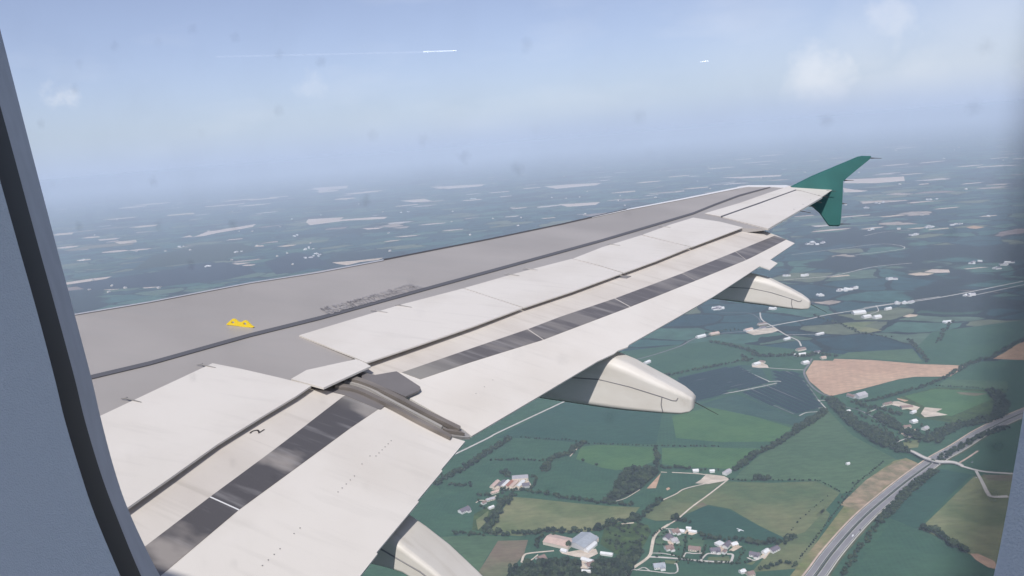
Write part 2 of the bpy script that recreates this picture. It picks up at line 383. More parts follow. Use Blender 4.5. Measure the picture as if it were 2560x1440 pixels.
if_out = [(758, 948), (650, 1024), (544, 1090), (300, 1250), (100, 1390), (300, 1660), (700, 1680), (898, 1443), (944, 1384), (941, 1381), (1047, 1254), (1044, 1251), (1106, 1177), (1103, 1174), (1163, 1103), (1125, 1092), (962, 1011), (860, 972), (800, 975)]
if_h = [1, 1, 1, 1, 1, 0, 0, 0, 0, 0, 0, 0, 0, 0, 0, .1, .6, .9, 1]
iflap = flap(if_out, PI, 'inboard_flap', if_h, 0)
def sheet(pl, l, name, m, parent, off=.003, th=.003):
    P = lift(pl, off); mb = MB(); mb.slab(PL(P, l), pl[1], th); return mb.build(name, m, parent)
# cream nose bands
sheet(PO, [(905, 884), (1184, 803), (1308, 760), (1558, 672), (1728, 608), (1864, 559), (1878, 565), (1939, 588.5), (1839, 629), (1706, 683), (1537, 746), (1400, 792), (1319, 823), (1160, 877), (1004, 931), (990, 930), (938, 937), (901, 928)], 'flap_nose', M_cream, oflap)
sheet(PI, [(760, 950), (650, 1026), (544, 1092), (300, 1252), (105, 1392), (200, 1480), (361, 1367), (525, 1242), (700, 1113), (859, 990), (820, 977), (778, 973)], 'flap_nose', M_cream, iflap)
# dark rubbed strips, one piece between seams
def strips(pl, up, lo, cuts_u, cuts_l, parent):
    ux = [p[0] for p in up]; uy = [p[1] for p in up]; lxx = [p[0] for p in lo]; lyy = [p[1] for p in lo]
    for (a, b), (c, d) in zip(zip(cuts_u[:-1], cuts_u[1:]), zip(cuts_l[:-1], cuts_l[1:])):
        U = [(x, np.interp(x, ux, uy)) for x in np.linspace(a+.6, b-.6, 6)]
        L = [(x, np.interp(x, lxx, lyy)) for x in np.linspace(d-.6, c+.6, 6)]
        sheet(pl, U+L, 'rub_strip', M_stripo if parent is oflap else M_strip, parent)
upO = [(1004, 931), (1160, 877), (1319, 823), (1400, 792), (1537, 746), (1706, 683), (1839, 629), (1939, 588)]
loO = [(1050, 948), (1180, 904), (1358, 849), (1400, 833), (1575, 767), (1740, 701), (1872, 647), (1969, 597)]
strips(PO, upO, loO, [1004, 1319, 1537, 1706, 1839, 1937], [1050, 1358, 1575, 1740, 1866, 1967], oflap)
upI = [(250, 1450), (361, 1367), (525, 1242), (700, 1113), (859, 990), (882, 974)]
loI = [(300, 1515), (400, 1440), (597, 1274), (760, 1155), (916, 1040), (950, 1020)]
strips(PI, upI, loI, [250, 524, 880], [300, 596, 945], iflap)
sheet(PI, [(524, 1242.5), (527, 1241), (599, 1273.5), (596, 1275.5)], 'strip_seam', M_light, iflap, .0035)
sheet(PO, [(1318, 823), (1320, 822.4), (1359.5, 848.6), (1357.5, 849.4)], 'strip_seam', M_cream, oflap, .0035)
sheet(PO, [(1536, 746), (1538, 745.4), (1576.5, 766.7), (1574.5, 767.4)], 'strip_seam', M_cream, oflap, .0035)
# numeral 2 painted on the inboard flap nose, text on the wing
def text_verts(s, ext=0.0):
    cu = bpy.data.curves.new('txt', 'FONT'); cu.body = s; cu.resolution_u = 3; cu.fill_mode = 'FRONT'
    o = bpy.data.objects.new('txt', cu); C.objects.link(o)
    dg = bpy.context.evaluated_depsgraph_get(); me = o.evaluated_get(dg).to_mesh()
    V = np.array([v_.co[:] for v_ in me.vertices]); F = [tuple(p.vertices) for p in me.polygons]
    bpy.data.objects.remove(o); bpy.data.curves.remove(cu)
    mn = V.min(0); mx = V.max(0); V[:, 0] = (V[:, 0]-mn[0])/(mx[0]-mn[0]); V[:, 1] = (V[:, 1]-mn[1])/(mx[1]-mn[1])
    return V, F
def paint(s, P0, PX, PY, name, m, parent, n, off):
    """P0 lower left, PX lower right, PY upper left corner of the lettering"""
    V, F = text_verts(s); vv = [P0+(PX-P0)*a[0]+(PY-P0)*a[1]+n*off for a in V]
    F2 = []
    for q in F:
        a, b, c = (vv[i] for i in q[:3])
        F2.append(q if np.dot(np.cross(b-a, c-a), n) > 0 else q[::-1])
    return mesh_obj(name, vv, F2, m, parent)
a0 = onP(PI, 646, 1086); a1 = onP(PI, 662.5, 1075.5); a2 = a0+(onP(PI, 629, 1080)-onP(PI, 654.5, 1080.5))
paint('2', a0, a1, a2, 'numeral', M_black, iflap, PI[1], .0065)
t0 = onS(828, 786, .006); t1 = onS(1062, 719, .006); t2 = onS(812, 778, .006)
paint('DO NOT WALK OUTSIDE AREA', t0, t1, t2, 'stencil_text', M_ink, wing, SN(8), .002)
t0 = onS(812, 777, .006); t1 = onS(1040, 714, .006); t2 = onS(799, 770.5, .006)
paint('NE PAS MARCHER SUR CETTE', t0, t1, t2, 'stencil_text', M_ink, wing, SN(8), .002)
# rivet rows on the inboard flap
for (ax, ay, bx, by, n) in [(978, 1102, 940, 1140, 6), (886, 1190, 845, 1230, 5), (750, 1320, 735, 1334, 2), (700, 1372, 656, 1414, 4), (1232, 950, 1190, 984, 3), (905, 1160, 925, 1140, 2)]:
    for k in range(n):
        t = k/max(1, n-1); pxx = ax+(bx-ax)*t; pyy = ay+(by-ay)*t
        pl = PO if pxx > 1180 else PI
        c0 = onP(lift(pl, .002), pxx, pyy); mbr = MB(); mbr.tube(c0, c0+pl[1]*.002, .0035, .003, 6); mbr.build('rivet', M_seam, oflap if pxx > 1180 else iflap)
mbh = MB()                         # small access hatch corner by the outer spoilers
mbh.slab(PL(lift(PO, .01), [(1535, 692), (1560, 688), (1578, 690), (1567, 695)]), PO[1], .02)
mbh.build('hinge_cover', M_seam, oflap)

# ---- flap track between the flaps: channel with two rails and brown shields
PT = lift(PO, .012)
def tpl(l, off, name, m, th=.02): return sheet(PO, l, name, m, track, off, th)
track = empty('flap_track'); track.parent = airliner
sheet_ = tpl
outer = [(874, 936), (905, 945), (946, 964), (1031, 1002), (1151, 1068), (1147, 1074)]
chan = crom([(855, 935), (900, 946), (945, 962), (1031, 1004), (1150, 1070)], 3)+[(1172, 1086), (1176, 1092), (1155, 1093), (1128, 1090)]+crom([(1110, 1082), (1000, 1022), (962, 1003), (896, 977), (840, 962), (808, 962)], 3)
tpl(chan, .010, 'channel', M_chan)
def rail(line, w, off, m, name, th=.03):
    L = crom(line, 4); U = []; D = []
    for i, p in enumerate(L):
        q = L[min(i+1, len(L)-1)]-L[max(i-1, 0)]; nn = np.array([-q[1], q[0]]); nn /= np.linalg.norm(nn)
        U.append(tuple(p-nn*w/2)); D.append(tuple(p+nn*w/2))
    tpl(U+D[::-1], off, name, m, th)
rail([(872, 941), (905, 950), (945, 966), (1000, 993), (1060, 1025), (1150, 1069)], 9, .05, M_brown, 'rail')
rail([(838, 960), (885, 968), (925, 984), (985, 1014), (1050, 1050), (1128, 1090)], 8, .045, M_brown, 'rail')
rail([(860, 950), (915, 965), (960, 990), (1040, 1032), (1105, 1066)], 5, .028, mat('track_screw', (.40, .38, .355), .5, metal=.15), 'screw_jack')
tpl([(902, 929.5), (938, 937), (991, 928), (998, 932), (1050, 966), (1052, 972), (1046, 977), (1014, 991), (946, 962), (905, 945)], .035, 'shield', M_shield, .015)
tpl([(778, 968), (792, 966), (815, 968), (840, 964), (896, 980), (962, 1010), (963, 1013), (952, 1023), (944, 1022), (860, 986), (810, 975), (780, 974)], .02, 'shield', M_shield, .015)
tpl([(1107, 1070), (1118, 1071), (1150, 1076), (1162, 1083), (1150, 1081), (1116, 1075)], .034, 'lever', M_brown, .02)

# ---- flap track fairings
def fairing(xc, w, secs, name='flap_track_fairing'):
    """secs: (y, z_top, z_bottom, width scale); rounded box sections, top narrower than the flanks"""
    e = empty(name); e.parent = airliner
    V = []; F = []; K = 20
    for (y, zt, zb, s_) in secs:
        h = w*s_/2; H = zt-zb; r = min(.22*H, .5*h); rb = min(.12*H, .4*h)
        pts = []
        for k in range(5):
            a = math.pi/2*k/4; pts.append((h-r+r*math.cos(math.pi/2-a)*1.0, zt-r+r*math.sin(math.pi/2-a)))
        pts = [(h-r+r*math.sin(math.pi/2*k/4), zt-r+r*math.cos(math.pi/2*k/4)) for k in range(5)]
        pb = [(h-rb+rb*math.cos(math.pi/2*k/4), zb+rb-rb*math.sin(math.pi/2*k/4)) for k in range(5)]
        right = pts+pb; left = [(-a, b) for a, b in right[::-1]]
        for a, b in right+left: V.append((xc+a, y, b))
    for i in range(len(secs)-1):
        for k in range(K):
            a = i*K+k; b = i*K+(k+1) % K; F.append((a, a+K, b+K, b))
    F.append(tuple(range(K))); F.append(tuple(range((len(secs)-1)*K, len(secs)*K))[::-1])
    body = mesh_obj('body', V, F, M_fair, e, smooth=True, mats=[M_fair, M_belly])
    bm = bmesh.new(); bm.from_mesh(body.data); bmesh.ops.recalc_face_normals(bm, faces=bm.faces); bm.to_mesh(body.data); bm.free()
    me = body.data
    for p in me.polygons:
        if p.normal.z < -.75: p.material_index = 1  # downward faces take the darker mottled brown
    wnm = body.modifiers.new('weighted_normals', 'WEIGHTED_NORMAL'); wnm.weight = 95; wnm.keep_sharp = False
    # seams of the tail cone, on the flank facing the cabin and over the top
    mb = MB(); hh = []
    def seam(pts):
        for a, b in zip(pts[:-1], pts[1:]):
            mb.tube(a, b, .0045, .0045, 5)
    def at(y, frac):   # point on the near flank
        ys = [q[0] for q in secs][::-1]
        zt = np.interp(y, ys, [q[1] for q in secs][::-1]); zb = np.interp(y, ys, [q[2] for q in secs][::-1]); s_ = np.interp(y, ys, [q[3] for q in secs][::-1])
        return np.array([xc-w*s_/2-.001, y, zb+(zt-zb)*frac])
    y0, y1 = secs[2][0], secs[-1][0]
    ym = y1+(y0-y1)*.20; ye = y1+(y0-y1)*.10
    seam([at(y, .56) for y in np.linspace(y0+.3, ym, 6)]+[at(y1+(y0-y1)*.135, .535), at(ye+.01, .57), at(ye, .7)])
    seam([at(ym, .56), at(ym-.0, .3), at(ym-.02, .05)])
    mb.build('seam', M_seam, e)
    t = np.array([xc, secs[-1][0], (secs[-1][1]+secs[-1][2])/2])
    mb = MB(); mb.tube(t, t+np.array([.02, -.20, -.085]), .004, .002, 6); mb.build('static_wick', M_black, e)
    return e
fairing(11.93, .36, [(-5.9, .55, .42, .5), (-6.7, .62, .36, 1.0), (-7.5, .66, .385, 1.0), (-7.85, .735, .375, 1.0), (-8.1, .70, .37, .95), (-8.36, .60, .36, .82), (-8.52, .53, .36, .66), (-8.6, .48, .375, .52), (-8.625, .45, .40, .36)])
fairing(8.28, .38, [(-4.8, .20, .05, .5), (-5.6, .26, -.05, 1.0), (-6.3, .30, -.085, 1.0), (-6.85, .375, -.085, 1.0), (-7.05, .32, -.08, .95), (-7.34, .205, -.06, .84), (-7.5, .14, -.05, .68), (-7.57, .10, -.03, .52), (-7.6, .075, 0.0, .36)])
fairing(5.30, .30, [(-4.2, -.02, -.15, .5), (-5.0, 0, -.19, 1.0), (-5.9, 0, -.19, 1.0), (-6.31, .0, -.19, 1.0), (-6.41, -.05, -.195, 1.0), (-6.56, -.13, -.25, .97), (-6.73, -.24, -.34, .9), (-6.88, -.34, -.42, .75), (-6.95, -.39, -.44, .5)])
# ---- wingtip fence: a thin profiled plate at the tip
def fence():
    PX = (np.array([17.22, 0, 0]), np.array([-1.0, 0, 0]))
    out = [(1976, 466), (2028, 440), (2090, 414), (2145, 391), (2155, 389.5), (2178, 390), (2176, 396), (2140, 425), (2108, 452), (2107, 480), (2106, 505), (2103, 540), (2101, 562), (2097, 565.5), (2075, 565.5), (2070, 563), (2062, 552), (2048, 532), (2030, 517), (2010, 508), (1990, 490)]
    P = PL(PX, out); top = []; cen = np.mean(P, axis=0)
    V = []; F = []; N = len(P)
    inner = [cen+(p-cen)*.965 for p in P]
    for sgn in (-1, 1):
        V += [np.array([p[0], p[1], p[2]]) for p in inner]
        for p in V[-N:]: p[0] += sgn*.045
    V += P
    tri = tessellate_polygon([[Vector(p) for p in inner]])
    for t in tri: F.append(tuple(t)); F.append(tuple(i+N for i in t[::-1]))
    for i in range(N):
        j = (i+1) % N; F.append((i, j, 2*N+j, 2*N+i)); F.append((N+j, N+i, 2*N+i, 2*N+j))
    o = mesh_obj('wingtip_fence', V, F, M_green, airliner)
    bm = bmesh.new(); bm.from_mesh(o.data); bmesh.ops.recalc_face_normals(bm, faces=bm.faces); bm.to_mesh(o.data); bm.free()
    return o
fnc = fence()
def wick(a, b, r=.012, parent=wing):
    mb = MB(); a = np.array(a); b = np.array(b); m_ = a+(b-a)*.35; mb.tube(a, m_, r, r*.8, 6); mb.tube(m_, b, r*.6, r*.35, 6); mb.build('static_wick', M_black, parent)
for (p, q) in [((1983, 524), (2027, 532)), ((2006, 512), (2037, 518)), ((2025, 500), (2055, 507)), ((2046, 489), (2070, 493)), ((2066, 477), (2090, 478))]:
    a = onS(*p, .0); wick(a, onP((np.array([a[0], 0, 0]), np.array([1., 0, 0])), *q))
PF = (np.array([17.25, 0, 0]), np.array([-1.0, 0, 0]))
for (p, q) in [((2174, 395), (2204, 396)), ((2110, 451), (2134, 451)), ((2104, 509), (2117, 509)), ((2099, 560), (2126, 560))]:
    wick(onP(PF, *p), onP(PF, *q), .012, fnc)
# ---- yellow hoist bracket standing on the wing
b0 = onS(567, 811, 0); b1 = onS(635, 818.5, 0); bu = (b1-b0)/np.linalg.norm(b1-b0); bn = np.cross(bu, [0, 0, 1.]); bn /= np.linalg.norm(bn); bL = np.linalg.norm(b1-b0)
BP = (b0, bn)
def bpx(zx, zy): return onP(BP, 550+zx*110/2560, 780+zy*110/2560)
outl = [(400, 700), (520, 590), (640, 480), (760, 385), (880, 400), (980, 480), (1080, 570), (1200, 590), (1310, 560), (1400, 490), (1520, 478), (1630, 560), (1740, 680), (1880, 800), (1990, 860), (1910, 900), (1600, 880), (1300, 850), (1000, 800), (700, 770), (420, 730)]
def circ(cx, cy, rx, ry): return [(cx+rx*math.cos(2*math.pi*k/10), cy+ry*math.sin(2*math.pi*k/10)) for k in range(10)]
h1 = circ(775, 600, 95, 62); h2 = circ(1475, 680, 95, 75)
loops = [[bpx(*p) for p in L] for L in (outl, h1, h2)]
tri = tessellate_polygon([[Vector(p) for p in L] for L in loops]); allp = [p for L in loops for p in L]; NB = len(allp)
V = [p-bn*.008 for p in allp]+[p+bn*.008 for p in allp]; F = [tuple(t) for t in tri]+[tuple(i+NB for i in t[::-1]) for t in tri]
s0 = 0
for L in loops:
    for i in range(len(L)):
        j = (i+1) % len(L); F.append((s0+i, s0+j, NB+s0+j, NB+s0+i))
    s0 += len(L)
br = mesh_obj('hoist_bracket', V, F, M_yel, wing)
bm = bmesh.new(); bm.from_mesh(br.data); bmesh.ops.recalc_face_normals(bm, faces=bm.faces); bm.to_mesh(br.data); bm.free()

# ---- cabin window: sidewall panel, dark seal, outer rim, pane
ys = [-300, 0, 200, 360, 600, 784, 947, 1050, 1177, 1287, 1440, 1560, 1700]
c1 = [-208, -125, -68, -25, 42, 94, 137, 162, 200, 237, 301, 355, 440]
c2 = [-145, -70, -17, 27, 92, 143, 187, 212, 250, 290, 353, 415, 525]
c3 = [-92, -18, 33, 74, 137, 186, 229, 253, 287, 326, 400, 475, 600]
c1r = [2735, 2695, 2668, 2650, 2620, 2596, 2572, 2556, 2534, 2515, 2484, 2445, 2370]
c2r = [x+110 for x in c1r]; c3r = [x+170 for x in c1r]
bot1 = [(600, 1840), (900, 1930), (1300, 1975), (1750, 1960), (2120, 1880)]
bot2 = [(680, 1810), (960, 1880), (1330, 1915), (1780, 1900), (2200, 1830)]
bot3 = [(750, 1790), (1010, 1850), (1360, 1880), (1810, 1865), (2270, 1800)]
topl = [(2700, -700), (2300, -930), (1300, -1000), (300, -930), (-150, -650)]
def contour(cl, b, crr, dx):
    l = list(zip(cl, ys))+b+list(zip(crr, ys))[::-1]+[(x, y+dx*.3) for x, y in topl]
    return crom(l, 5, True)
WN = np.array([-1.0, 0, 0])
def xplane(d): return (np.array([EYE[0]+d, 0, 0]), WN)
K1 = PL(xplane(.200), contour(c1, bot1, c1r, 0)); K2 = PL(xplane(.262), contour(c2, bot2, c2r, 60)); K3 = PL(xplane(.305), contour(c3, bot3, c3r, 90))
surround = empty('window_surround'); surround.parent = airliner
def loft(A, B, name, m, parent, smooth=True, mid=None):
    rings = [A]+(mid or [])+[B]; n = len(A); V = [p for r in rings for p in r]; F = []
    for i in range(len(rings)-1):
        for k in range(n): F.append((i*n+k, i*n+(k+1) % n, (i+1)*n+(k+1) % n, (i+1)*n+k))
    return mesh_obj(name, V, F, m, parent, smooth)
M_panel = mat('cabin_wall_plastic', (.315, .37, .42), .7, var=.02, vscale=900, bump=.35, bscale=1500, spec=.2)
M_seal = mat('window_seal_rubber', (.020, .021, .025), .75, spec=.2)
M_rim = mat('window_rim_plastic', (.46, .46, .50), .6, var=.05, vscale=60, spec=.25)
# sidewall panel: big outer rectangle joined to the opening
cen = np.mean(K1, axis=0); big = []
for p in K1:
    d = p-cen; t = max(abs(d[1])/1.5, abs(d[2])/.95); big.append(cen+d/t)
loft(big, K1, 'wall_panel', M_panel, surround, False)
mid12 = [[a*.8+b*.2+np.array([-.0, 0, 0])-(a-cen)/np.linalg.norm(a-cen)*.002 for a, b in zip(K1, K2)]]
loft(K1, K2, 'seal', M_seal, surround, True, mid12)
loft(K2, K3, 'rim', M_rim, surround, True)
ringo = [p+(p-np.mean(K3, axis=0))*.35 for p in K3]
loft(K3, ringo, 'outer_skin', M_white, surround, False)
# pane with the faint specks and smears of a scratched acrylic window, its dim edge painted in
mp_ = bpy.data.materials.new('window_acrylic'); mp_.use_nodes = True; nt = mp_.node_tree; n = nt.nodes; l = nt.links; n.clear()
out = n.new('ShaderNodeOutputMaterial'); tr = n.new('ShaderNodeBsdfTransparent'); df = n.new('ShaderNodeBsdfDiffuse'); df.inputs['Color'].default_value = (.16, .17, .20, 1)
tr.inputs['Color'].default_value = (.99, .995, 1, 1)
mxs = n.new('ShaderNodeMixShader'); l.new(tr.outputs[0], mxs.inputs[1]); l.new(df.outputs[0], mxs.inputs[2]); l.new(mxs.outputs[0], out.inputs['Surface'])
t = n.new('ShaderNodeTexCoord')
pxyz = n.new('ShaderNodeSeparateXYZ'); l.new(t.outputs['Object'], pxyz.inputs[0]); pc = n.new('ShaderNodeCombineXYZ'); l.new(pxyz.outputs[1], pc.inputs[0]); l.new(pxyz.outputs[2], pc.inputs[1])
pnz = n.new('ShaderNodeTexNoise'); pnz.inputs['Scale'].default_value = 300; l.new(pc.outputs[0], pnz.inputs['Vector']); pnm = n.new('ShaderNodeVectorMath'); pnm.operation = 'SCALE'; pnm.inputs['Scale'].default_value = .0035; l.new(pnz.outputs['Color'], pnm.inputs[0])
pad = n.new('ShaderNodeVectorMath'); pad.operation = 'ADD'; l.new(pc.outputs[0], pad.inputs[0]); l.new(pnm.outputs[0], pad.inputs[1])
vo = n.new('ShaderNodeTexVoronoi'); vo.voronoi_dimensions = '2D'; vo.inputs['Scale'].default_value = 44; l.new(pad.outputs[0], vo.inputs['Vector'])
m1 = n.new('ShaderNodeMapRange'); m1.interpolation_type = 'SMOOTHSTEP'; m1.inputs[1].default_value = .17; m1.inputs[2].default_value = .0; m1.inputs[3].default_value = 0; m1.inputs[4].default_value = 1
l.new(vo.outputs['Distance'], m1.inputs[0])
sepc = n.new('ShaderNodeSeparateColor'); l.new(vo.outputs['Color'], sepc.inputs[0])
m2 = n.new('ShaderNodeMapRange'); m2.inputs[1].default_value = .62; m2.inputs[2].default_value = 1.0; m2.inputs[4].default_value = .105
l.new(sepc.outputs[0], m2.inputs[0])
mu = n.new('ShaderNodeMath'); mu.operation = 'MULTIPLY'; l.new(m1.outputs[0], mu.inputs[0]); l.new(m2.outputs[0], mu.inputs[1])
nzp = n.new('ShaderNodeTexNoise'); nzp.inputs['Scale'].default_value = 28; nzp.inputs['Detail'].default_value = 5; l.new(t.outputs['Object'], nzp.inputs['Vector'])
m3 = n.new('ShaderNodeMapRange'); m3.inputs[1].default_value = .45; m3.inputs[2].default_value = .8; m3.inputs[4].default_value = .045; l.new(nzp.outputs[0], m3.inputs[0])
ad = n.new('ShaderNodeMath'); ad.operation = 'ADD'; l.new(mu.outputs[0], ad.inputs[0]); l.new(m3.outputs[0], ad.inputs[1])
# dim reflection of the surround, painted as a dark gradient along the aft edge
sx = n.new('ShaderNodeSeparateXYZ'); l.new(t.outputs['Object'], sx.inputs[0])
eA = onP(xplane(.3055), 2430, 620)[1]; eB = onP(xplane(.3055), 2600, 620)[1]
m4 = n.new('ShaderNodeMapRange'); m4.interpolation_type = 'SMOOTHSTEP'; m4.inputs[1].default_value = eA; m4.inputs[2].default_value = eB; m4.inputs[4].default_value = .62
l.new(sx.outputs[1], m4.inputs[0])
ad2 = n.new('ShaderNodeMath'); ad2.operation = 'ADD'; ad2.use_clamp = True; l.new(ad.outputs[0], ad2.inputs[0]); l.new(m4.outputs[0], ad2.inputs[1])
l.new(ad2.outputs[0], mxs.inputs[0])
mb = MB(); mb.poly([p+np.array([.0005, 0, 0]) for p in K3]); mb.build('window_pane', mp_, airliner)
# fuselage crown over the seat (keeps the sun off the cabin wall)
V = []; F = []; na = 22; yl = [-20, -14, -8, -2, 4]
for y in yl:
    for k in range(na+1):
        a = math.radians(33+75*k/na); V.append((2.03*math.cos(a), y, 1.72+2.03*math.sin(a)))
for i in range(len(yl)-1):
    for k in range(na):
        a = i*(na+1)+k; F.append((a, a+1, a+na+2, a+na+1))
mesh_obj('fuselage_crown', V, F, mat('fuselage_white', (.7, .7, .72), .4), airliner, True)

V = []; F = []
for y in yl:
    for k in range(na+1):
        a = math.radians(-4-172*k/na); V.append((2.03*math.cos(a), y, 1.72+2.03*math.sin(a)))
for i in range(len(yl)-1):
    for k in range(na):
        a = i*(na+1)+k; F.append((a, a+1, a+na+2, a+na+1))
mesh_obj('fuselage_belly', V, F, MATS['fuselage_white'], airliner, True)
# ================================================================== GROUND
ALT = 700.0; RE = 6371000.0
def gz(x, y): return -ALT-(x*x+y*y)/(2*RE)
def G(px, py, off=0.0):
    """the point of the (curved) ground seen at a pixel of the 2560x1440 frame"""
    d = ray_w(px, py); h = ALT-off; A = (d[0]**2+d[1]**2)/(2*RE); B = d[2]
    disc = B*B-4*A*h
    t = (-B-math.sqrt(max(disc, 0)))/(2*A) if A > 1e-16 else -h/B
    if disc < 0: t = -B/(2*A)
    p = d*t; return np.array([p[0], p[1], gz(p[0], p[1])+off])
# one curved sheet out past the horizon
rad = [0, 60, 120, 200, 300, 450, 600, 800, 1000, 1250, 1500, 1800, 2200, 2600, 3100, 3700, 4400, 5200, 6200, 7400, 8800, 10500, 12500, 15000, 18000, 21500, 25500, 30000, 36000, 43000, 52000, 62000, 75000, 90000, 105000, 125000]
NA = 144; V = [(0, 0, gz(0, 0))]; F = []
for r in rad[1:]:
    for k in range(NA):
        a = 2*math.pi*k/NA; x = r*math.cos(a); y = r*math.sin(a); V.append((x, y, gz(x, y)))
for k in range(NA): F.append((0, 1+k, 1+(k+1) % NA))
for i in range(len(rad)-2):
    for k in range(NA):
        a = 1+i*NA+k; b = 1+i*NA+(k+1) % NA; F.append((a, a+NA, b+NA, b))
def nd(n, t, **k):
    q = n.new(t)
    for a, b in k.items(): setattr(q, a, b)
    return q
def ground_material():
    m = bpy.data.materials.new('farmland'); m.use_nodes = True; nt = m.node_tree; n = nt.nodes; l = nt.links
    b = n['Principled BSDF']; b.inputs['Roughness'].default_value = .95; b.inputs['Specular IOR Level'].default_value = .05
    t = n.new('ShaderNodeTexCoord')
    nz = n.new('ShaderNodeTexNoise'); nz.inputs['Scale'].default_value = .0016; nz.inputs['Detail'].default_value = 3; l.new(t.outputs['Object'], nz.inputs['Vector'])
    s = nd(n, 'ShaderNodeVectorMath', operation='SUBTRACT'); l.new(nz.outputs['Color'], s.inputs[0]); s.inputs[1].default_value = (.5, .5, .5)
    k = nd(n, 'ShaderNodeVectorMath', operation='SCALE'); l.new(s.outputs[0], k.inputs[0]); k.inputs['Scale'].default_value = 260
    a = nd(n, 'ShaderNodeVectorMath', operation='ADD'); l.new(t.outputs['Object'], a.inputs[0]); l.new(k.outputs[0], a.inputs[1])
    mp = n.new('ShaderNodeMapping'); mp.inputs['Rotation'].default_value = (0, 0, .5); mp.inputs['Scale'].default_value = (1/250, 1/170, 0); l.new(a.outputs[0], mp.inputs[0])
    vo = n.new('ShaderNodeTexVoronoi'); vo.inputs['Scale'].default_value = 1; vo.distance = 'EUCLIDEAN'; vo.inputs['Randomness'].default_value = .85; l.new(mp.outputs[0], vo.inputs['Vector'])
    se = n.new('ShaderNodeSeparateColor'); l.new(vo.outputs['Color'], se.inputs[0])
    cr_ = n.new('ShaderNodeValToRGB'); cr_.color_ramp.interpolation = 'CONSTANT'; el = cr_.color_ramp.elements
    stops = [(0, (.024, .066, .068)), (.2, (.018, .050, .056)), (.36, (.038, .100, .084)), (.52, (.056, .122, .088)), (.66, (.022, .060, .062)), (.76, (.082, .130, .086)), (.86, (.125, .145, .088)), (.925, (.034, .080, .05)), (.97, (.36, .29, .23)), (.983, (.50, .44, .38)), (.992, (.24, .18, .15))]
    el[0].position = 0; el[0].color = stops[0][1]+(1,); el[1].position = stops[1][0]; el[1].color = stops[1][1]+(1,)
    for p, c in stops[2:]:
        e = el.new(p); e.color = c+(1,)
    l.new(se.outputs[0], cr_.inputs[0])
    # hedges on the field boundaries
    ve = n.new('ShaderNodeTexVoronoi'); ve.feature = 'DISTANCE_TO_EDGE'; ve.inputs['Scale'].default_value = 1; ve.inputs['Randomness'].default_value = .85; l.new(mp.outputs[0], ve.inputs['Vector'])
    nh = n.new('ShaderNodeTexNoise'); nh.inputs['Scale'].default_value = .012; nh.inputs['Detail'].default_value = 4; l.new(t.outputs['Object'], nh.inputs['Vector'])
    mh = n.new('ShaderNodeMapRange'); mh.inputs[1].default_value = .35; mh.inputs[2].default_value = .7; mh.inputs[3].default_value = .01; mh.inputs[4].default_value = .075; l.new(nh.outputs[0], mh.inputs[0])
    lt = nd(n, 'ShaderNodeMath', operation='LESS_THAN'); l.new(ve.outputs['Distance'], lt.inputs[0]); l.new(mh.outputs[0], lt.inputs[1])
    # woods: large blotches
    nw = n.new('ShaderNodeTexNoise'); nw.inputs['Scale'].default_value = .0007; nw.inputs['Detail'].default_value = 7; nw.inputs['Roughness'].default_value = .55; l.new(t.outputs['Object'], nw.inputs['Vector'])
    mw = n.new('ShaderNodeMapRange'); mw.inputs[1].default_value = .575; mw.inputs[2].default_value = .59; l.new(nw.outputs[0], mw.inputs[0])
    mxw = nd(n, 'ShaderNodeMath', operation='MAXIMUM'); l.new(mw.outputs[0], mxw.inputs[0]); l.new(lt.outputs[0], mxw.inputs[1])
    nv = n.new('ShaderNodeTexNoise'); nv.inputs['Scale'].default_value = .02; nv.inputs['Detail'].default_value = 8; l.new(t.outputs['Object'], nv.inputs['Vector'])
    mv = n.new('ShaderNodeMapRange'); mv.inputs[1].default_value = .3; mv.inputs[2].default_value = .7; mv.inputs[3].default_value = .75; mv.inputs[4].default_value = 1.25; l.new(nv.outputs[0], mv.inputs[0])
    x1 = n.new('ShaderNodeMix'); x1.data_type = 'RGBA'; l.new(mxw.outputs[0], x1.inputs[0]); l.new(cr_.outputs[0], x1.inputs[6]); x1.inputs[7].default_value = (.013, .025, .024, 1)
    sc_ = nd(n, 'ShaderNodeVectorMath', operation='SCALE'); l.new(x1.outputs[2], sc_.inputs[0]); l.new(mv.outputs[0], sc_.inputs['Scale'])
    l.new(sc_.outputs[0], b.inputs['Base Color'])
    return m
gm = ground_material()
ground = tag(mesh_obj('ground', V, F, gm), kind='structure')

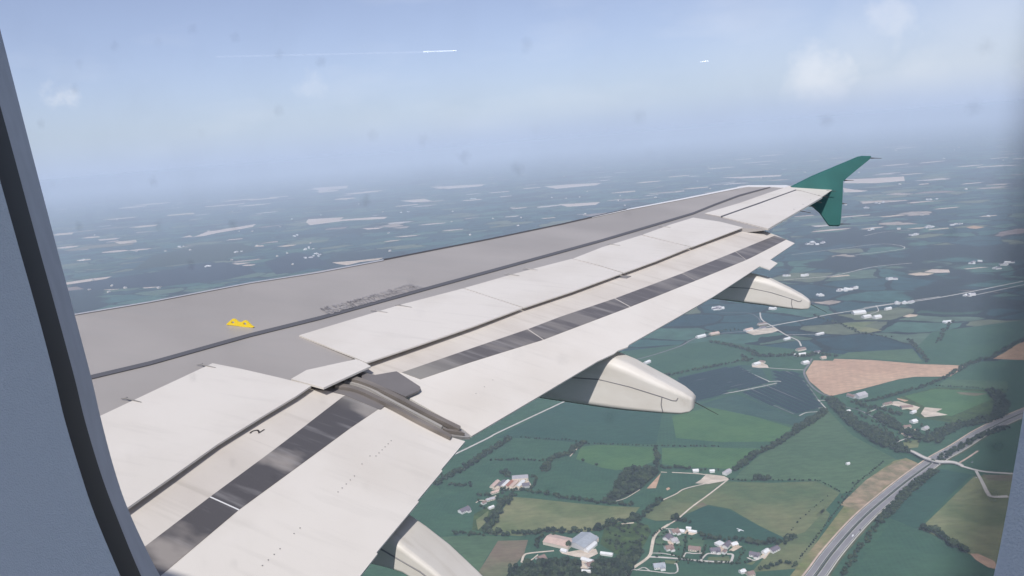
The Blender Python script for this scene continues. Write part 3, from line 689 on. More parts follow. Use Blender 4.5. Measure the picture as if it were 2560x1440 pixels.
def tess(pts):
    tri = tessellate_polygon([[Vector((p[0], p[1], 0)) for p in pts]]); out = []
    for t in tri:
        a, b, c = (np.array(pts[i]) for i in t)
        out.append(tuple(t) if np.cross(b-a, c-a)[2] > 0 else (t[0], t[2], t[1]))
    return out
def field(name, pxs, m, off=.6, smooth=0):
    if smooth: pxs = crom(pxs, smooth, True)
    P = [G(x, y, off) for x, y in pxs]; c = np.mean(P, axis=0)
    c = np.array([c[0], c[1], gz(c[0], c[1])+off])
    o = mesh_obj(name, [p-c for p in P], tess(P), m); o.location = c
    return tag(o, kind='structure')
def fmat(name, c1, c2, sc1=.012, stretch=None, rot=0, lo=.35, hi=.65, stripes=None):
    if name in MATS: return MATS[name]
    m = bpy.data.materials.new(name); m.use_nodes = True; nt = m.node_tree; n = nt.nodes; l = nt.links
    b = n['Principled BSDF']; b.inputs['Roughness'].default_value = .95; b.inputs['Specular IOR Level'].default_value = .05
    t = n.new('ShaderNodeTexCoord'); mp = n.new('ShaderNodeMapping'); l.new(t.outputs['Object'], mp.inputs[0])
    mp.inputs['Rotation'].default_value = (0, 0, rot)
    if stretch: mp.inputs['Scale'].default_value = stretch
    nz = n.new('ShaderNodeTexNoise'); nz.inputs['Scale'].default_value = sc1; nz.inputs['Detail'].default_value = 7; nz.inputs['Roughness'].default_value = .6
    l.new(mp.outputs[0], nz.inputs['Vector'])
    mr = n.new('ShaderNodeMapRange'); mr.inputs[1].default_value = lo; mr.inputs[2].default_value = hi; l.new(nz.outputs[0], mr.inputs[0])
    mx = n.new('ShaderNodeMix'); mx.data_type = 'RGBA'; l.new(mr.outputs[0], mx.inputs[0]); mx.inputs[6].default_value = tuple(c1)+(1,); mx.inputs[7].default_value = tuple(c2)+(1,)
    src = mx.outputs[2]
    n2 = n.new('ShaderNodeTexNoise'); n2.inputs['Scale'].default_value = .09; n2.inputs['Detail'].default_value = 9; n2.inputs['Roughness'].default_value = .7; mq = n.new('ShaderNodeMapping'); mq.inputs['Rotation'].default_value = (0, 0, rot+.6); mq.inputs['Scale'].default_value = (.35, 1, 1); l.new(t.outputs['Object'], mq.inputs[0]); l.new(mq.outputs[0], n2.inputs['Vector'])
    r2 = n.new('ShaderNodeMapRange'); r2.inputs[1].default_value = .3; r2.inputs[2].default_value = .7; r2.inputs[3].default_value = .74; r2.inputs[4].default_value = 1.26; l.new(n2.outputs[0], r2.inputs[0])
    vs = n.new('ShaderNodeVectorMath'); vs.operation = 'SCALE'; l.new(src, vs.inputs[0]); l.new(r2.outputs[0], vs.inputs['Scale']); src = vs.outputs[0]
    if stripes:
        sp_, rot2, amt, col = stripes
        mp2 = n.new('ShaderNodeMapping'); l.new(t.outputs['Object'], mp2.inputs[0]); mp2.inputs['Rotation'].default_value = (0, 0, rot2)
        wv = n.new('ShaderNodeTexWave'); wv.inputs['Scale'].default_value = 1/sp_; wv.inputs['Distortion'].default_value = 1.5; wv.inputs['Detail'].default_value = 2; wv.inputs['Detail Scale'].default_value = .4
        l.new(mp2.outputs[0], wv.inputs['Vector'])
        mm = n.new('ShaderNodeMath'); mm.operation = 'MULTIPLY'; l.new(wv.outputs[0], mm.inputs[0]); mm.inputs[1].default_value = amt
        m3 = n.new('ShaderNodeMix'); m3.data_type = 'RGBA'; l.new(mm.outputs[0], m3.inputs[0]); l.new(src, m3.inputs[6]); m3.inputs[7].default_value = tuple(col)+(1,)
        src = m3.outputs[2]
    l.new(src, b.inputs['Base Color']); MATS[name] = m; return m
F_green = fmat('pasture_green', (.032, .086, .052), (.050, .112, .060), .006, stripes=(26, .2, .25, (.05, .125, .07)))
F_green2 = fmat('pasture_bright', (.045, .115, .048), (.080, .160, .060), .01, stripes=(24, .9, .55, (.075, .16, .06)))
F_mead = fmat('pasture_sage', (.062, .118, .062), (.082, .142, .070), .004)
F_blue = fmat('crop_blue_green', (.022, .070, .050), (.032, .085, .055), .006, stripes=(30, 1.3, .35, (.035, .095, .06)))
F_olive = fmat('meadow_olive', (.115, .150, .062), (.215, .215, .105), .007, lo=.38, hi=.62)
F_olive2 = fmat('meadow_olive_green', (.075, .125, .055), (.175, .18, .085), .005, lo=.36, hi=.66)
F_tan = fmat('ploughed_tan', (.47, .295, .195), (.57, .385, .255), .004, stripes=(60, .35, .25, (.42, .27, .18)))
F_tan2 = fmat('ploughed_orange', (.43, .27, .15), (.50, .32, .19), .004)
F_pink = fmat('fallow_pink', (.21, .145, .105), (.13, .15, .075), .006)
F_pale = fmat('pale_stubble', (.52, .40, .28), (.62, .50, .38), .006)
F_dirt = fmat('pale_gravel', (.52, .43, .33), (.66, .56, .45), .03)
F_far = fmat('far_stubble', (.54, .42, .33), (.60, .50, .41), .002)
F_scrub = fmat('scrub_green', (.03, .06, .022), (.075, .12, .035), .05)
F_wood = fmat('wood_floor', (.016, .028, .016), (.03, .045, .022), .05)
F_blueh = fmat('solar_ground', (.030, .075, .062), (.045, .095, .070), .01)
# base pasture of the whole near district, then the single fields on top of it
field('pasture', [(900, 1700), (2100, 1750), (2900, 1650), (2900, 930), (2560, 900), (2420, 905), (2100, 885), (1980, 872), (1780, 852), (1500, 885), (1000, 1150), (820, 1400)], F_green, .3)
FL = [
 (F_tan, [(2034, 901), (2082, 902), (2086, 897), (2180, 900), (2300, 910), (2415, 914), (2398, 927), (2376, 941), (2286, 942), (2250, 947), (2160, 971), (2078, 990), (2060, 983), (2024, 953), (2014, 932), (2022, 919)], .62),
 (F_tan2, [(2600, 838), (2560, 852), (2527, 870), (2510, 882), (2482, 897), (2560, 900), (2700, 902), (2700, 820)], .6),
 (F_olive, [(1279, 1242), (1330, 1246), (1430, 1257), (1520, 1265), (1600, 1268), (1580, 1292), (1530, 1312), (1500, 1326), (1437, 1331), (1360, 1330), (1300, 1340), (1222, 1336), (1245, 1290)], .6),
 (F_olive2, [(1815, 1203), (1850, 1205), (1930, 1207), (2040, 1203), (2100, 1232), (2070, 1268), (2012, 1330), (1962, 1345), (1900, 1315), (1825, 1272), (1770, 1262), (1730, 1268), (1700, 1292)], .6),
 (F_olive2, [(1812, 1200), (1700, 1291), (1690, 1300), (1640, 1302), (1605, 1292), (1658, 1251), (1712, 1224), (1768, 1209)], .6),
 (F_blue, [(1760, 1266), (1775, 1266), (1825, 1276), (1895, 1315), (1962, 1346), (1930, 1362), (1875, 1355), (1760, 1350), (1740, 1325), (1695, 1300)], .62),
 (F_mead, [(2072, 1028), (2130, 1088), (2210, 1132), (2245, 1150), (2160, 1215), (2105, 1235), (2040, 1202), (1930, 1200), (1835, 1200), (1850, 1180), (1900, 1138), (1962, 1104)], .62),
 (F_olive, [(2436, 1190), (2300, 1322), (2332, 1336), (2420, 1384), (2500, 1412), (2600, 1440), (2640, 1180)], .6),
 (F_blue, [(2350, 1172), (2430, 1186), (2290, 1322), (2225, 1295), (2270, 1240)], .64),
 (F_green2, [(1452, 1117), (1500, 1112), (1638, 1119), (1640, 1150), (1600, 1168), (1540, 1176), (1500, 1168), (1440, 1148)], .62),
 (F_green2, [(1655, 1120), (1760, 1118), (1920, 1122), (1880, 1140), (1850, 1175), (1790, 1170), (1700, 1168), (1655, 1160)], .62),
 (F_green, [(1375, 1160), (1440, 1150), (1540, 1178), (1530, 1215), (1510, 1258), (1450, 1248), (1345, 1232)], .62),
 (F_blueh, [(1640, 985), (1700, 940), (1850, 912), (1900, 915), (1930, 962), (1830, 982), (1735, 1010), (1680, 1015)], .62),
 (F_blueh, [(1925, 925), (2010, 932), (2012, 950), (2040, 1000), (2064, 1020), (1995, 1040), (1905, 1010), (1848, 980), (1935, 962)], .62),
 (F_blueh, [(1745, 1012), (1840, 985), (1990, 1044), (2060, 1026), (1990, 1065), (1880, 1040)], .60),
 (F_green2, [(1680, 1040), (1800, 1012), (1900, 1045), (1980, 1070), (1940, 1104), (1800, 1105), (1690, 1095)], .58),
 (F_pink, [(1245, 1352), (1320, 1350), (1310, 1385), (1265, 1440), (1225, 1470), (1190, 1440), (1212, 1405)], .6),
 (F_tan, [(1652, 1183), (1640, 1220), (1617, 1221), (1640, 1196)], .66),
 (F_green, [(1656, 1184), (1740, 1188), (1760, 1200), (1735, 1212), (1700, 1222), (1655, 1246), (1600, 1262), (1560, 1256), (1618, 1223), (1642, 1222)], .63),
 (F_dirt, [(1766, 1185), (1810, 1190), (1825, 1198), (1808, 1203), (1770, 1210), (1738, 1208), (1752, 1199)], .8),
 (F_green, [(1000, 1275), (1150, 1230), (1235, 1245), (1200, 1330), (1100, 1340), (1040, 1300)], .55),
 (F_mead, [(1100, 1342), (1200, 1338), (1315, 1345), (1245, 1352), (1212, 1400), (1195, 1440), (1150, 1400)], .58),
 (F_blue, [(1400, 1010), (1500, 975), (1660, 1015), (1640, 1110), (1470, 1110), (1330, 1095), (1240, 1095)], .56),
 (F_green, [(1070, 1190), (1140, 1210), (1225, 1156), (1360, 1158), (1370, 1180), (1330, 1215), (1220, 1215), (1100, 1225)], .55),
 (F_mead, [(2120, 881), (2282, 872), (2308, 905), (2180, 897), (2090, 895)], .6),
 (F_olive, [(2102, 808), (2195, 803), (2160, 815), (2205, 826), (2170, 832), (2145, 828)], .6),
 (F_green, [(1560, 900), (1700, 880), (1800, 866), (1860, 880), (1885, 893), (1790, 915), (1640, 940), (1590, 920)], .57),
 (F_green, [(2310, 905), (2290, 870), (2330, 830), (2560, 800), (2560, 850), (2480, 893), (2420, 910)], .56),
 (F_mead, [(2355, 955), (2370, 948), (2518, 953), (2522, 974), (2345, 966)], .62),
 (F_scrub, [(2250, 992), (2345, 968), (2520, 977), (2490, 1010), (2480, 1040), (2395, 1058), (2300, 1045), (2250, 1015)], .58),
 (F_green2, [(2260, 990), (2340, 972), (2470, 980), (2475, 1000), (2380, 1040), (2310, 1040), (2310, 1015)], .62),
 (F_dirt, [(2312, 1018), (2356, 1022), (2340, 1030), (2370, 1037), (2312, 1043), (2302, 1034)], .7),
 (F_dirt, [(2234, 1003), (2246, 1003), (2300, 1018), (2290, 1028), (2262, 1020), (2230, 1012)], .8),
 (F_tan, [(2242, 995), (2272, 1001), (2262, 1004), (2244, 998)], .75),
 (F_pink, [(2390, 980), (2470, 984), (2440, 990), (2402, 986)], .72),
 (F_pale, [(2245, 1080), (2290, 1072), (2295, 1085), (2268, 1094)], .7), (F_olive, [(2258, 1105), (2300, 1098), (2295, 1118), (2262, 1122)], .7),
 (F_pink, [(2455, 1186), (2560, 1190), (2560, 1205), (2470, 1200)], .7),
 (F_tan, [(2425, 1384), (2445, 1384), (2485, 1402), (2500, 1425), (2470, 1418), (2440, 1400)], .68),
 (F_scrub, [(1512, 1318), (1560, 1305), (1620, 1312), (1628, 1330), (1595, 1392), (1540, 1385), (1500, 1360)], .6),
 (F_wood, [(1532, 1230), (1548, 1188), (1575, 1172), (1642, 1168), (1650, 1180), (1600, 1225), (1545, 1250), (1505, 1260)], .65),
 (F_wood, [(1275, 1418), (1375, 1405), (1440, 1400), (1560, 1392), (1595, 1400), (1560, 1470), (1260, 1470)], .6),
 (F_scrub, [(1185, 1285), (1225, 1262), (1250, 1290), (1215, 1330), (1180, 1325)], .6),
 (F_olive, [(1190, 1300), (1222, 1276), (1215, 1305), (1195, 1325)], .66),
 (F_olive2, [(1935, 1372), (2060, 1270), (2075, 1285), (2010, 1420), (1880, 1430), (1905, 1400)], .6),
 (F_dirt, [(1258, 1208), (1275, 1200), (1280, 1204), (1322, 1202), (1328, 1212), (1310, 1222), (1300, 1226), (1228, 1224)], .74),
 (F_dirt, [(1398, 1376), (1420, 1380), (1440, 1376), (1490, 1372), (1495, 1384), (1470, 1396), (1440, 1392), (1405, 1384)], .74),
 (F_dirt, [(1452, 1396), (1470, 1398), (1486, 1410), (1470, 1422), (1440, 1420), (1455, 1416)], .74),
 (F_pale, [(1705, 1332), (1722, 1322), (1745, 1332), (1730, 1338)], .74), (F_pale, [(1668, 1350), (1682, 1345), (1684, 1362), (1672, 1366)], .74),
 (F_pale, [(1788, 1372), (1806, 1362), (1812, 1376), (1796, 1388)], .74), (F_pale, [(1822, 1376), (1840, 1362), (1856, 1366), (1834, 1378)], .74), (F_pale, [(1900, 1392), (1912, 1378), (1926, 1380), (1912, 1398)], .74),
 (F_tan, [(1665, 1221), (1672, 1218), (1676, 1222), (1668, 1226)], .74), (F_pink, [(1737, 1262), (1758, 1256), (1768, 1263), (1748, 1270)], .74),
 (F_olive2, [(1662, 1400), (1700, 1402), (1690, 1410), (1664, 1408)], .7), (F_mead, [(1640, 1330), (1660, 1326), (1672, 1334), (1640, 1340)], .7), (F_mead, [(1640, 1345), (1660, 1343), (1658, 1360), (1637, 1362)], .7),
 (F_mead, [(1695, 1340), (1712, 1342), (1708, 1364), (1694, 1364)], .7), (F_mead, [(1720, 1345), (1762, 1350), (1756, 1370), (1718, 1368)], .7), (F_olive2, [(1800, 1392), (1822, 1390), (1826, 1402), (1768, 1400), (1772, 1392)], .7),
 (F_green, [(1690, 1420), (1850, 1415), (1860, 1440), (1690, 1470)], .6),
 (F_green, [(2125, 1440), (2230, 1300), (2290, 1326), (2480, 1410), (2480, 1470)], .58),
 (F_olive2, [(1865, 1410), (1905, 1392), (1880, 1412)], .66),
]
for m, p, off in FL: field('field', p, m, off)
# embankment grass along the motorway
field('embankment', [(1975, 1440), (2045, 1352), (2110, 1265), (2165, 1200), (2235, 1152), (2265, 1145), (2300, 1160), (2240, 1200), (2160, 1265), (2062, 1370), (2005, 1445)], fmat('embankment_grass', (.13, .165, .05), (.30, .235, .13), .02), .66)
field('embankment', [(2100, 1262), (2165, 1200), (2230, 1160), (2255, 1150), (2295, 1160), (2215, 1215), (2150, 1275)], fmat('embankment_dry', (.17, .16, .085), (.40, .285, .185), .035), .70)
# distant pale fields
def ell(x, y, w, h, sl=-.085):
    out = []
    sk = random.uniform(-.35, .35); N_ = random.choice([4, 5, 6])
    for k in range(N_):
        a = 2*math.pi*(k+.5)/N_+random.uniform(-.25, .25); r = random.uniform(.8, 1.15); dx = w*.62*math.cos(a)*r+sk*w*.3*math.sin(a); out.append((x+dx, y+dx*sl+h*.48*math.sin(a)*r))
    return out
FARF = [
 (F_far, [(483, 593), (520, 578), (540, 576), (640, 560), (632, 567), (600, 573), (540, 583), (510, 590), (452, 594), (475, 588)]),
 (F_far, [(765, 556), (770, 548), (860, 543), (850, 549), (930, 543), (970, 542), (960, 547), (860, 552), (775, 563)]),
 (F_pink, [(160, 626), (215, 615), (340, 603), (330, 612), (230, 621), (175, 628)]),
 (F_pale, [(285, 605), (340, 600), (342, 605), (300, 610)]),
 (F_far, [(165, 706), (225, 697), (280, 691), (265, 697), (205, 706), (165, 712)]),
 (F_pale, [(830, 656), (885, 652), (960, 644), (945, 650), (900, 655), (868, 663), (845, 660)]),
 (F_pale, [(250, 722), (315, 717), (300, 722), (265, 725)]),
 (F_far, [(1075, 468), (1140, 464), (1215, 460), (1200, 466), (1120, 472)]),
 (F_far, [(1360, 466), (1420, 461), (1505, 457), (1490, 463), (1390, 472)]),
 (F_far, [(1395, 511), (1500, 505), (1490, 512), (1420, 517)]),
 (F_far, [(1000, 502), (1060, 497), (1080, 502), (1035, 506)]),
 (F_far, [(780, 470), (870, 464), (868, 470), (800, 478)]), (F_far, [(790, 478), (850, 474), (840, 478), (800, 482)]),
 (F_far, [(2115, 448), (2180, 446), (2260, 441), (2262, 452), (2190, 458), (2110, 458)]),
 (F_far, [(2108, 470), (2135, 474), (2170, 477), (2150, 480), (2110, 481)]),
 (F_far, [(1800, 444), (1870, 441), (1955, 437), (1950, 441), (1850, 446)]),
 (F_tan2, [(2415, 568), (2435, 564), (2462, 568), (2440, 572), (2425, 571)]),
 (F_pale, [(2268, 685), (2300, 681), (2335, 684), (2320, 688), (2290, 689)]),
 (F_far, [(2310, 680), (2330, 673), (2372, 674), (2375, 681), (2340, 682)]),
 (F_far, [(905, 571), (960, 568), (945, 572), (920, 574)]),
 (F_pale, [(2257, 791), (2275, 785), (2295, 787), (2290, 791), (2270, 793)]),
 (F_dirt, [(1865, 831), (1880, 826), (1905, 822), (1935, 818), (1947, 826), (1930, 832), (1885, 838)]),
 (F_pink, [(1890, 812), (1915, 810), (1925, 813), (1900, 817)]),
 (F_pink, [(1770, 836), (1800, 833), (1800, 838), (1778, 840)]),
 (F_dirt, [(1880, 910), (1900, 905), (1918, 912), (1922, 919), (1900, 920), (1880, 918)]),
]
for m, p in FARF: field('field', p, m, 1.2)
for (x, y, w, h) in [(700, 492, 60, 3), (600, 500, 90, 3), (660, 497, 90, 4), (380, 510, 80, 4), (330, 518, 70, 4), (560, 513, 90, 3), (640, 512, 70, 3), (450, 536, 80, 4), (300, 546, 90, 3),
    (360, 566, 60, 5), (230, 593, 40, 5), (270, 598, 60, 5), (160, 585, 60, 6), (170, 618, 50, 5), (290, 628, 60, 5), (350, 624, 50, 4), (210, 650, 30, 4), (820, 470, 100, 3), (900, 482, 90, 4), (930, 478, 60, 3), (860, 497, 50, 4),
    (1020, 513, 60, 3), (1110, 470, 40, 3), (1180, 500, 50, 3), (1250, 480, 60, 3), (1300, 520, 40, 3), (1330, 470, 50, 3), (1560, 480, 60, 3), (1620, 455, 60, 3), (1700, 440, 70, 2.5), (1740, 470, 60, 3), (1800, 420, 70, 2.5), (1900, 405, 80, 2.5), (1930, 388, 60, 2), (1860, 398, 50, 2),
    (2240, 412, 70, 2.5), (2330, 405, 60, 2.5), (2280, 435, 60, 2), (2420, 415, 70, 2.5), (2480, 415, 70, 2.5), (2310, 460, 30, 3), (2430, 458, 60, 3), (2260, 370, 60, 2), (2500, 395, 60, 2), (2370, 520, 60, 3), (2300, 505, 60, 3), (2240, 503, 70, 3), (2180, 505, 50, 3), (2470, 540, 40, 3),
    (2080, 575, 90, 4), (2180, 570, 60, 4), (2140, 540, 80, 3), (2230, 540, 60, 3), (2300, 570, 50, 3), (2350, 572, 60, 3), (2440, 670, 60, 3), (2100, 690, 50, 4), (2010, 540, 50, 3), (720, 614, 40, 4), (650, 615, 30, 4), (590, 598, 50, 3), (520, 632, 40, 3), (410, 660, 50, 3), (590, 660, 60, 5), (620, 663, 30, 4),
    (280, 723, 40, 5), (380, 718, 50, 4), (1080, 560, 60, 3), (1130, 575, 50, 3), (1020, 590, 50, 3), (980, 602, 40, 3), (1370, 545, 40, 3), (1700, 478, 30, 2.5), (1480, 510, 30, 3)]:
    field('field', ell(x, y, w, h), random.choice([F_far, F_far, F_pale]), 1.0)
# large dark wood beyond the wing on the left
F_wood2 = fmat('far_wood_floor', (.010, .018, .030), (.016, .026, .034), .01)
field('wood', [(180, 712), (300, 692), (400, 678), (480, 662), (560, 655), (625, 668), (640, 682), (560, 700), (480, 708), (420, 715), (300, 722), (220, 726)], F_wood2, 1.4)
field('wood', [(380, 640), (500, 612), (600, 608), (650, 622), (560, 650), (460, 660), (330, 676)], F_wood, 1.1)
field('wood', [(660, 655), (740, 630), (790, 640), (820, 660), (740, 680), (690, 686)], F_wood2, 1.1)

# ---- roads
def road(name, pl, w, m, off=.95, k=4, side=0.0, raise_=None, thick=0.0):
    P = [G(x, y, 0) for x, y in crom(pl, k)] if k > 1 else [G(x, y, 0) for x, y in pl]
    L = []; R = []
    for i, p in enumerate(P):
        d = P[min(i+1, len(P)-1)]-P[max(i-1, 0)]; d[2] = 0; d /= np.linalg.norm(d); nn = np.array([d[1], -d[0], 0])
        ww = w[0]+(w[1]-w[0])*i/(len(P)-1) if isinstance(w, tuple) else w
        o_ = off+(raise_(i/(len(P)-1)) if raise_ else 0)
        for S_, sg in ((L, -1), (R, 1)):
            q = p+nn*(side+sg*ww/2); S_.append(np.array([q[0], q[1], gz(q[0], q[1])+o_]))
    c = L[0].copy(); V = [q-c for q in L+R]; n = len(L); F = [(i+n, i+n+1, i+1, i) for i in range(n-1)]
    a, b, c_ = V[F[0][0]], V[F[0][1]], V[F[0][2]]
    if np.cross(np.array(b)-a, np.array(c_)-a)[2] < 0: F = [q[::-1] for q in F]
    if thick:
        V += [q-np.array([0, 0, thick]) for q in V[:2*n]]
        F += [(i+2*n, i+1+2*n, i+n+1+2*n, i+n+2*n) for i in range(n-1)]+[(i, i+1, i+1+2*n, i+2*n) for i in range(n-1)]+[(i+n+1, i+n, i+n+2*n, i+n+1+2*n) for i in range(n-1)]+[(0, n, 3*n, 2*n), (n-1, 3*n-1, 4*n-1, 2*n-1)]
    o = mesh_obj(name, V, F, m); o.location = c
    return o
A_road = mat('asphalt_worn', (.20, .185, .185), .9, var=.12, vscale=.05, stretch=(1, 1, 1), spec=.1)
A_way = mat('asphalt_motorway', (.25, .235, .235), .9, var=.12, vscale=.03, spec=.1)
A_pale = mat('pale_road', (.56, .52, .46), .9, var=.1, vscale=.05, spec=.1)
A_gravel = mat('gravel_track', (.62, .53, .42), .95, var=.15, vscale=.08, spec=.05)
A_verge = mat('verge_track_sand', (.55, .42, .33), .95, var=.15, vscale=.05, spec=.05)
A_grass = mat('median_grass', (.05, .055, .045), .95, var=.3, vscale=.1, spec=.05)
way = [(1990, 1500), (2039, 1440), (2083, 1380), (2157, 1297), (2245, 1221), (2315, 1168), (2347, 1146), (2397, 1118), (2450, 1084), (2505, 1056), (2560, 1032), (2640, 1000)]
def st(o): return tag(o, kind='structure')
st(road('roadside', way, 36, fmat('roadside_grass', (.07, .09, .045), (.13, .13, .07), .03), .85, side=1))
st(road('motorway', way, 10.5, A_way, 1.0, side=-8.0)); st(road('motorway', way, 10.5, A_way, 1.0, side=7.6))
st(road('central_reservation', way, 2.6, A_grass, 1.02, side=-.4))
st(road('verge', way, 3.0, A_verge, 1.05, side=-15.8)); st(road('verge', way, 1.8, A_pale, 1.05, side=14.8))
M_mark = mat('road_paint', (.75, .75, .72), .7)
for s_ in (-12.6, -3.2, 3.0, 12.2): st(road('lane_marking', way, .35, M_mark, 1.03, side=s_))
mbb = None
rb = road('crash_barrier', way, .35, mat('barrier_steel', (.42, .43, .45), .5, metal=.4), 1.9, side=-.4, thick=.35)
tag(rb, 'long grey steel crash barrier along the middle of the motorway', 'barrier')
# lanes and tracks
R_ = [
 ([(1865, 968), (1940, 1000), (2010, 1030)], 2.4, A_road),
 ([(1900, 958), (1975, 990), (2040, 1016)], 2.4, A_road),
 ([(1935, 962), (1990, 985), (2048, 1008)], 2.4, A_road),
 ([(1965, 928), (2005, 950), (2030, 978), (2045, 1000)], 2.4, A_road),
 ([(1665, 990), (1790, 962), (1900, 944)], 2.4, A_road),
 ([(1655, 1000), (1780, 977), (1890, 954)], 2.4, A_road),
 ([(1690, 962), (1800, 940), (1880, 925)], 2.4, A_road),
 ([(1865, 985), (1930, 1012), (1985, 1036)], 2.4, A_road),
 ([(1540, 1460), (1562, 1440), (1582, 1422), (1622, 1393), (1630, 1367), (1635, 1345), (1648, 1328), (1672, 1312)], 5.5, A_gravel),
 ([(1672, 1312), (1692, 1300), (1730, 1268), (1775, 1235), (1817, 1202), (1824, 1196)], 3.4, A_gravel),
 ([(1764, 1210), (1712, 1223), (1690, 1236), (1657, 1251)], 3.0, A_gravel),
 ([(1622, 1393), (1660, 1395), (1700, 1398), (1750, 1403), (1800, 1406), (1832, 1406)], 4.5, A_pale),
 ([(1582, 1425), (1620, 1428), (1688, 1434), (1692, 1412), (1686, 1411)], 2.4, A_pale),
 ([(1590, 1427), (1610, 1420), (1624, 1428)], 2.2, A_pale),
 ([(1664, 1323), (1690, 1324), (1715, 1330)], 2.6, A_pale), ([(1625, 1384), (1640, 1384), (1660, 1385), (1690, 1391)], 2.2, A_pale),
 ([(1708, 1399), (1714, 1384), (1735, 1385), (1757, 1384)], 3, A_pale), ([(1752, 1402), (1768, 1386), (1785, 1386), (1800, 1387)], 3, A_pale),
 ([(1828, 1405), (1832, 1388), (1815, 1386)], 4, A_pale), ([(1868, 1395), (1885, 1402), (1902, 1396), (1918, 1386)], 3, A_dirt if False else A_pale),
 ([(1672, 1325), (1677, 1340), (1672, 1355)], 2, A_pale),
 ([(1304, 1407), (1310, 1390), (1325, 1384), (1385, 1378)], 4, A_gravel), ([(1304, 1407), (1325, 1403), (1345, 1388)], 2.5, A_gravel),
 ([(1190, 1258), (1200, 1252), (1222, 1252), (1240, 1240)], 3, A_gravel), ([(1225, 1220), (1240, 1208), (1262, 1203)], 4, A_gravel),
 ([(1652, 1181), (1667, 1182)], 3, A_gravel), ([(1680, 1182), (1740, 1185), (1768, 1188)], 3.5, A_gravel),
 ([(1540, 1254), (1565, 1246), (1600, 1225)], 2, A_gravel), ([(1553, 1311), (1585, 1308)], 4, A_gravel),
 ([(1425, 1142), (1440, 1125), (1452, 1112)], 3, A_gravel),
 ([(1060, 1170), (1140, 1135), (1220, 1096), (1250, 1080), (1395, 1012), (1480, 972)], 6, A_pale),
 ([(2030, 897), (2022, 912), (2012, 925), (2012, 940), (2030, 967), (2055, 985), (2077, 992)], 5, A_road),
 ([(2014, 926), (1960, 923), (1915, 920)], 3.5, A_pale),
 ([(2046, 1021), (2064, 1021), (2056, 1029), (2018, 1032), (1998, 1040)], 3, A_pale), ([(2045, 1000), (2064, 1021)], 3, A_pale), ([(2045, 1002), (2070, 1002)], 3, A_pale),
 ([(1920, 955), (1950, 954), (1935, 960), (1850, 978), (1790, 988)], 4, A_pale), ([(1850, 920), (1880, 935), (1925, 955)], 3, A_pale),
 ([(2160, 1033), (2175, 1030), (2232, 1006)], 3.5, A_pale), ([(2100, 1015), (2130, 1022), (2160, 1031), (2205, 1058)], 3, A_road),
 ([(2205, 1107), (2225, 1115), (2250, 1103), (2285, 1090)], 3.5, A_pale),
 ([(1870, 829), (1930, 815), (2023, 798), (2060, 789), (2140, 776), (2215, 763), (2300, 752), (2400, 735), (2560, 703)], 7, A_pale),
 ([(1590, 900), (1640, 886), (1700, 866), (1730, 850), (1770, 838), (1848, 830), (1870, 829)], 6, A_road),
 ([(1900, 782), (1905, 800), (1932, 817), (1965, 838), (1995, 852), (2003, 866)], 5, A_pale), ([(1965, 838), (2040, 836)], 3.5, A_pale), ([(1800, 782), (1870, 783), (1895, 795), (1902, 806)], 3, A_road),
 ([(2190, 764), (2196, 778), (2176, 785)], 3, A_pale),
 ([(1960, 700), (2080, 690), (2180, 668), (2280, 658)], 6, A_pale), ([(2160, 590), (2210, 580), (2275, 576)], 5, A_pale), ([(1980, 637), (2100, 622), (2210, 610), (2260, 622), (2120, 640)], 5, A_pale),
 ([(2420, 742), (2500, 725), (2560, 712)], 5, A_pale), ([(2160, 770), (2260, 755), (2350, 742)], 5, A_pale),
]
for pl, w, m in R_: st(road('road', pl, w, m, .95 + random.uniform(0, .1)))
# overbridge and its approaches
bpl = [(2262, 1127), (2280, 1134), (2295, 1143), (2312, 1152), (2345, 1161), (2382, 1161), (2407, 1167)]
def ramp(t): return 5.5*math.sin(math.pi*min(1, max(0, t)))**.6 if 0 < t < 1 else 0
bridge = empty('road_bridge', G(2330, 1158, 0)); tag(bridge, 'pale concrete road bridge curving over the motorway', 'bridge')
def relo(o, par):
    o.parent = par; o.location = o.location-par.location; return o
M_conc = mat('concrete', (.46, .43, .40), .85, var=.1, vscale=.3)
relo(road('deck', bpl, 8.5, A_pale, 1.2, raise_=ramp, thick=1.2), bridge)
for s_ in (-4.3, 4.3): relo(road('parapet', bpl, .4, M_conc, 2.2, side=s_, raise_=ramp, thick=1.4), bridge)
for q in [(2318, 1153), (2332, 1158), (2350, 1162)]:
    mb = MB(); mb.box(-3.5, 3.5, -.6, .6, -1, 5.5); o = mb.build('pier', M_conc); o.location = G(*q, 0); o.rotation_euler = (0, 0, .6); relo(o, bridge)
st(road('road', [(2407, 1167), (2440, 1176), (2470, 1181), (2527, 1185), (2600, 1190)], 7, A_pale, 1.0))
st(road('road', [(2440, 1178), (2455, 1205), (2470, 1235), (2482, 1243), (2520, 1242)], (5, 9), A_pale, 1.02))
st(road('road', [(2395, 1160), (2420, 1145), (2445, 1128)], 4, A_verge, 1.0))
st(road('road', [(2240, 1118), (2262, 1127)], 6, A_pale, 1.0))
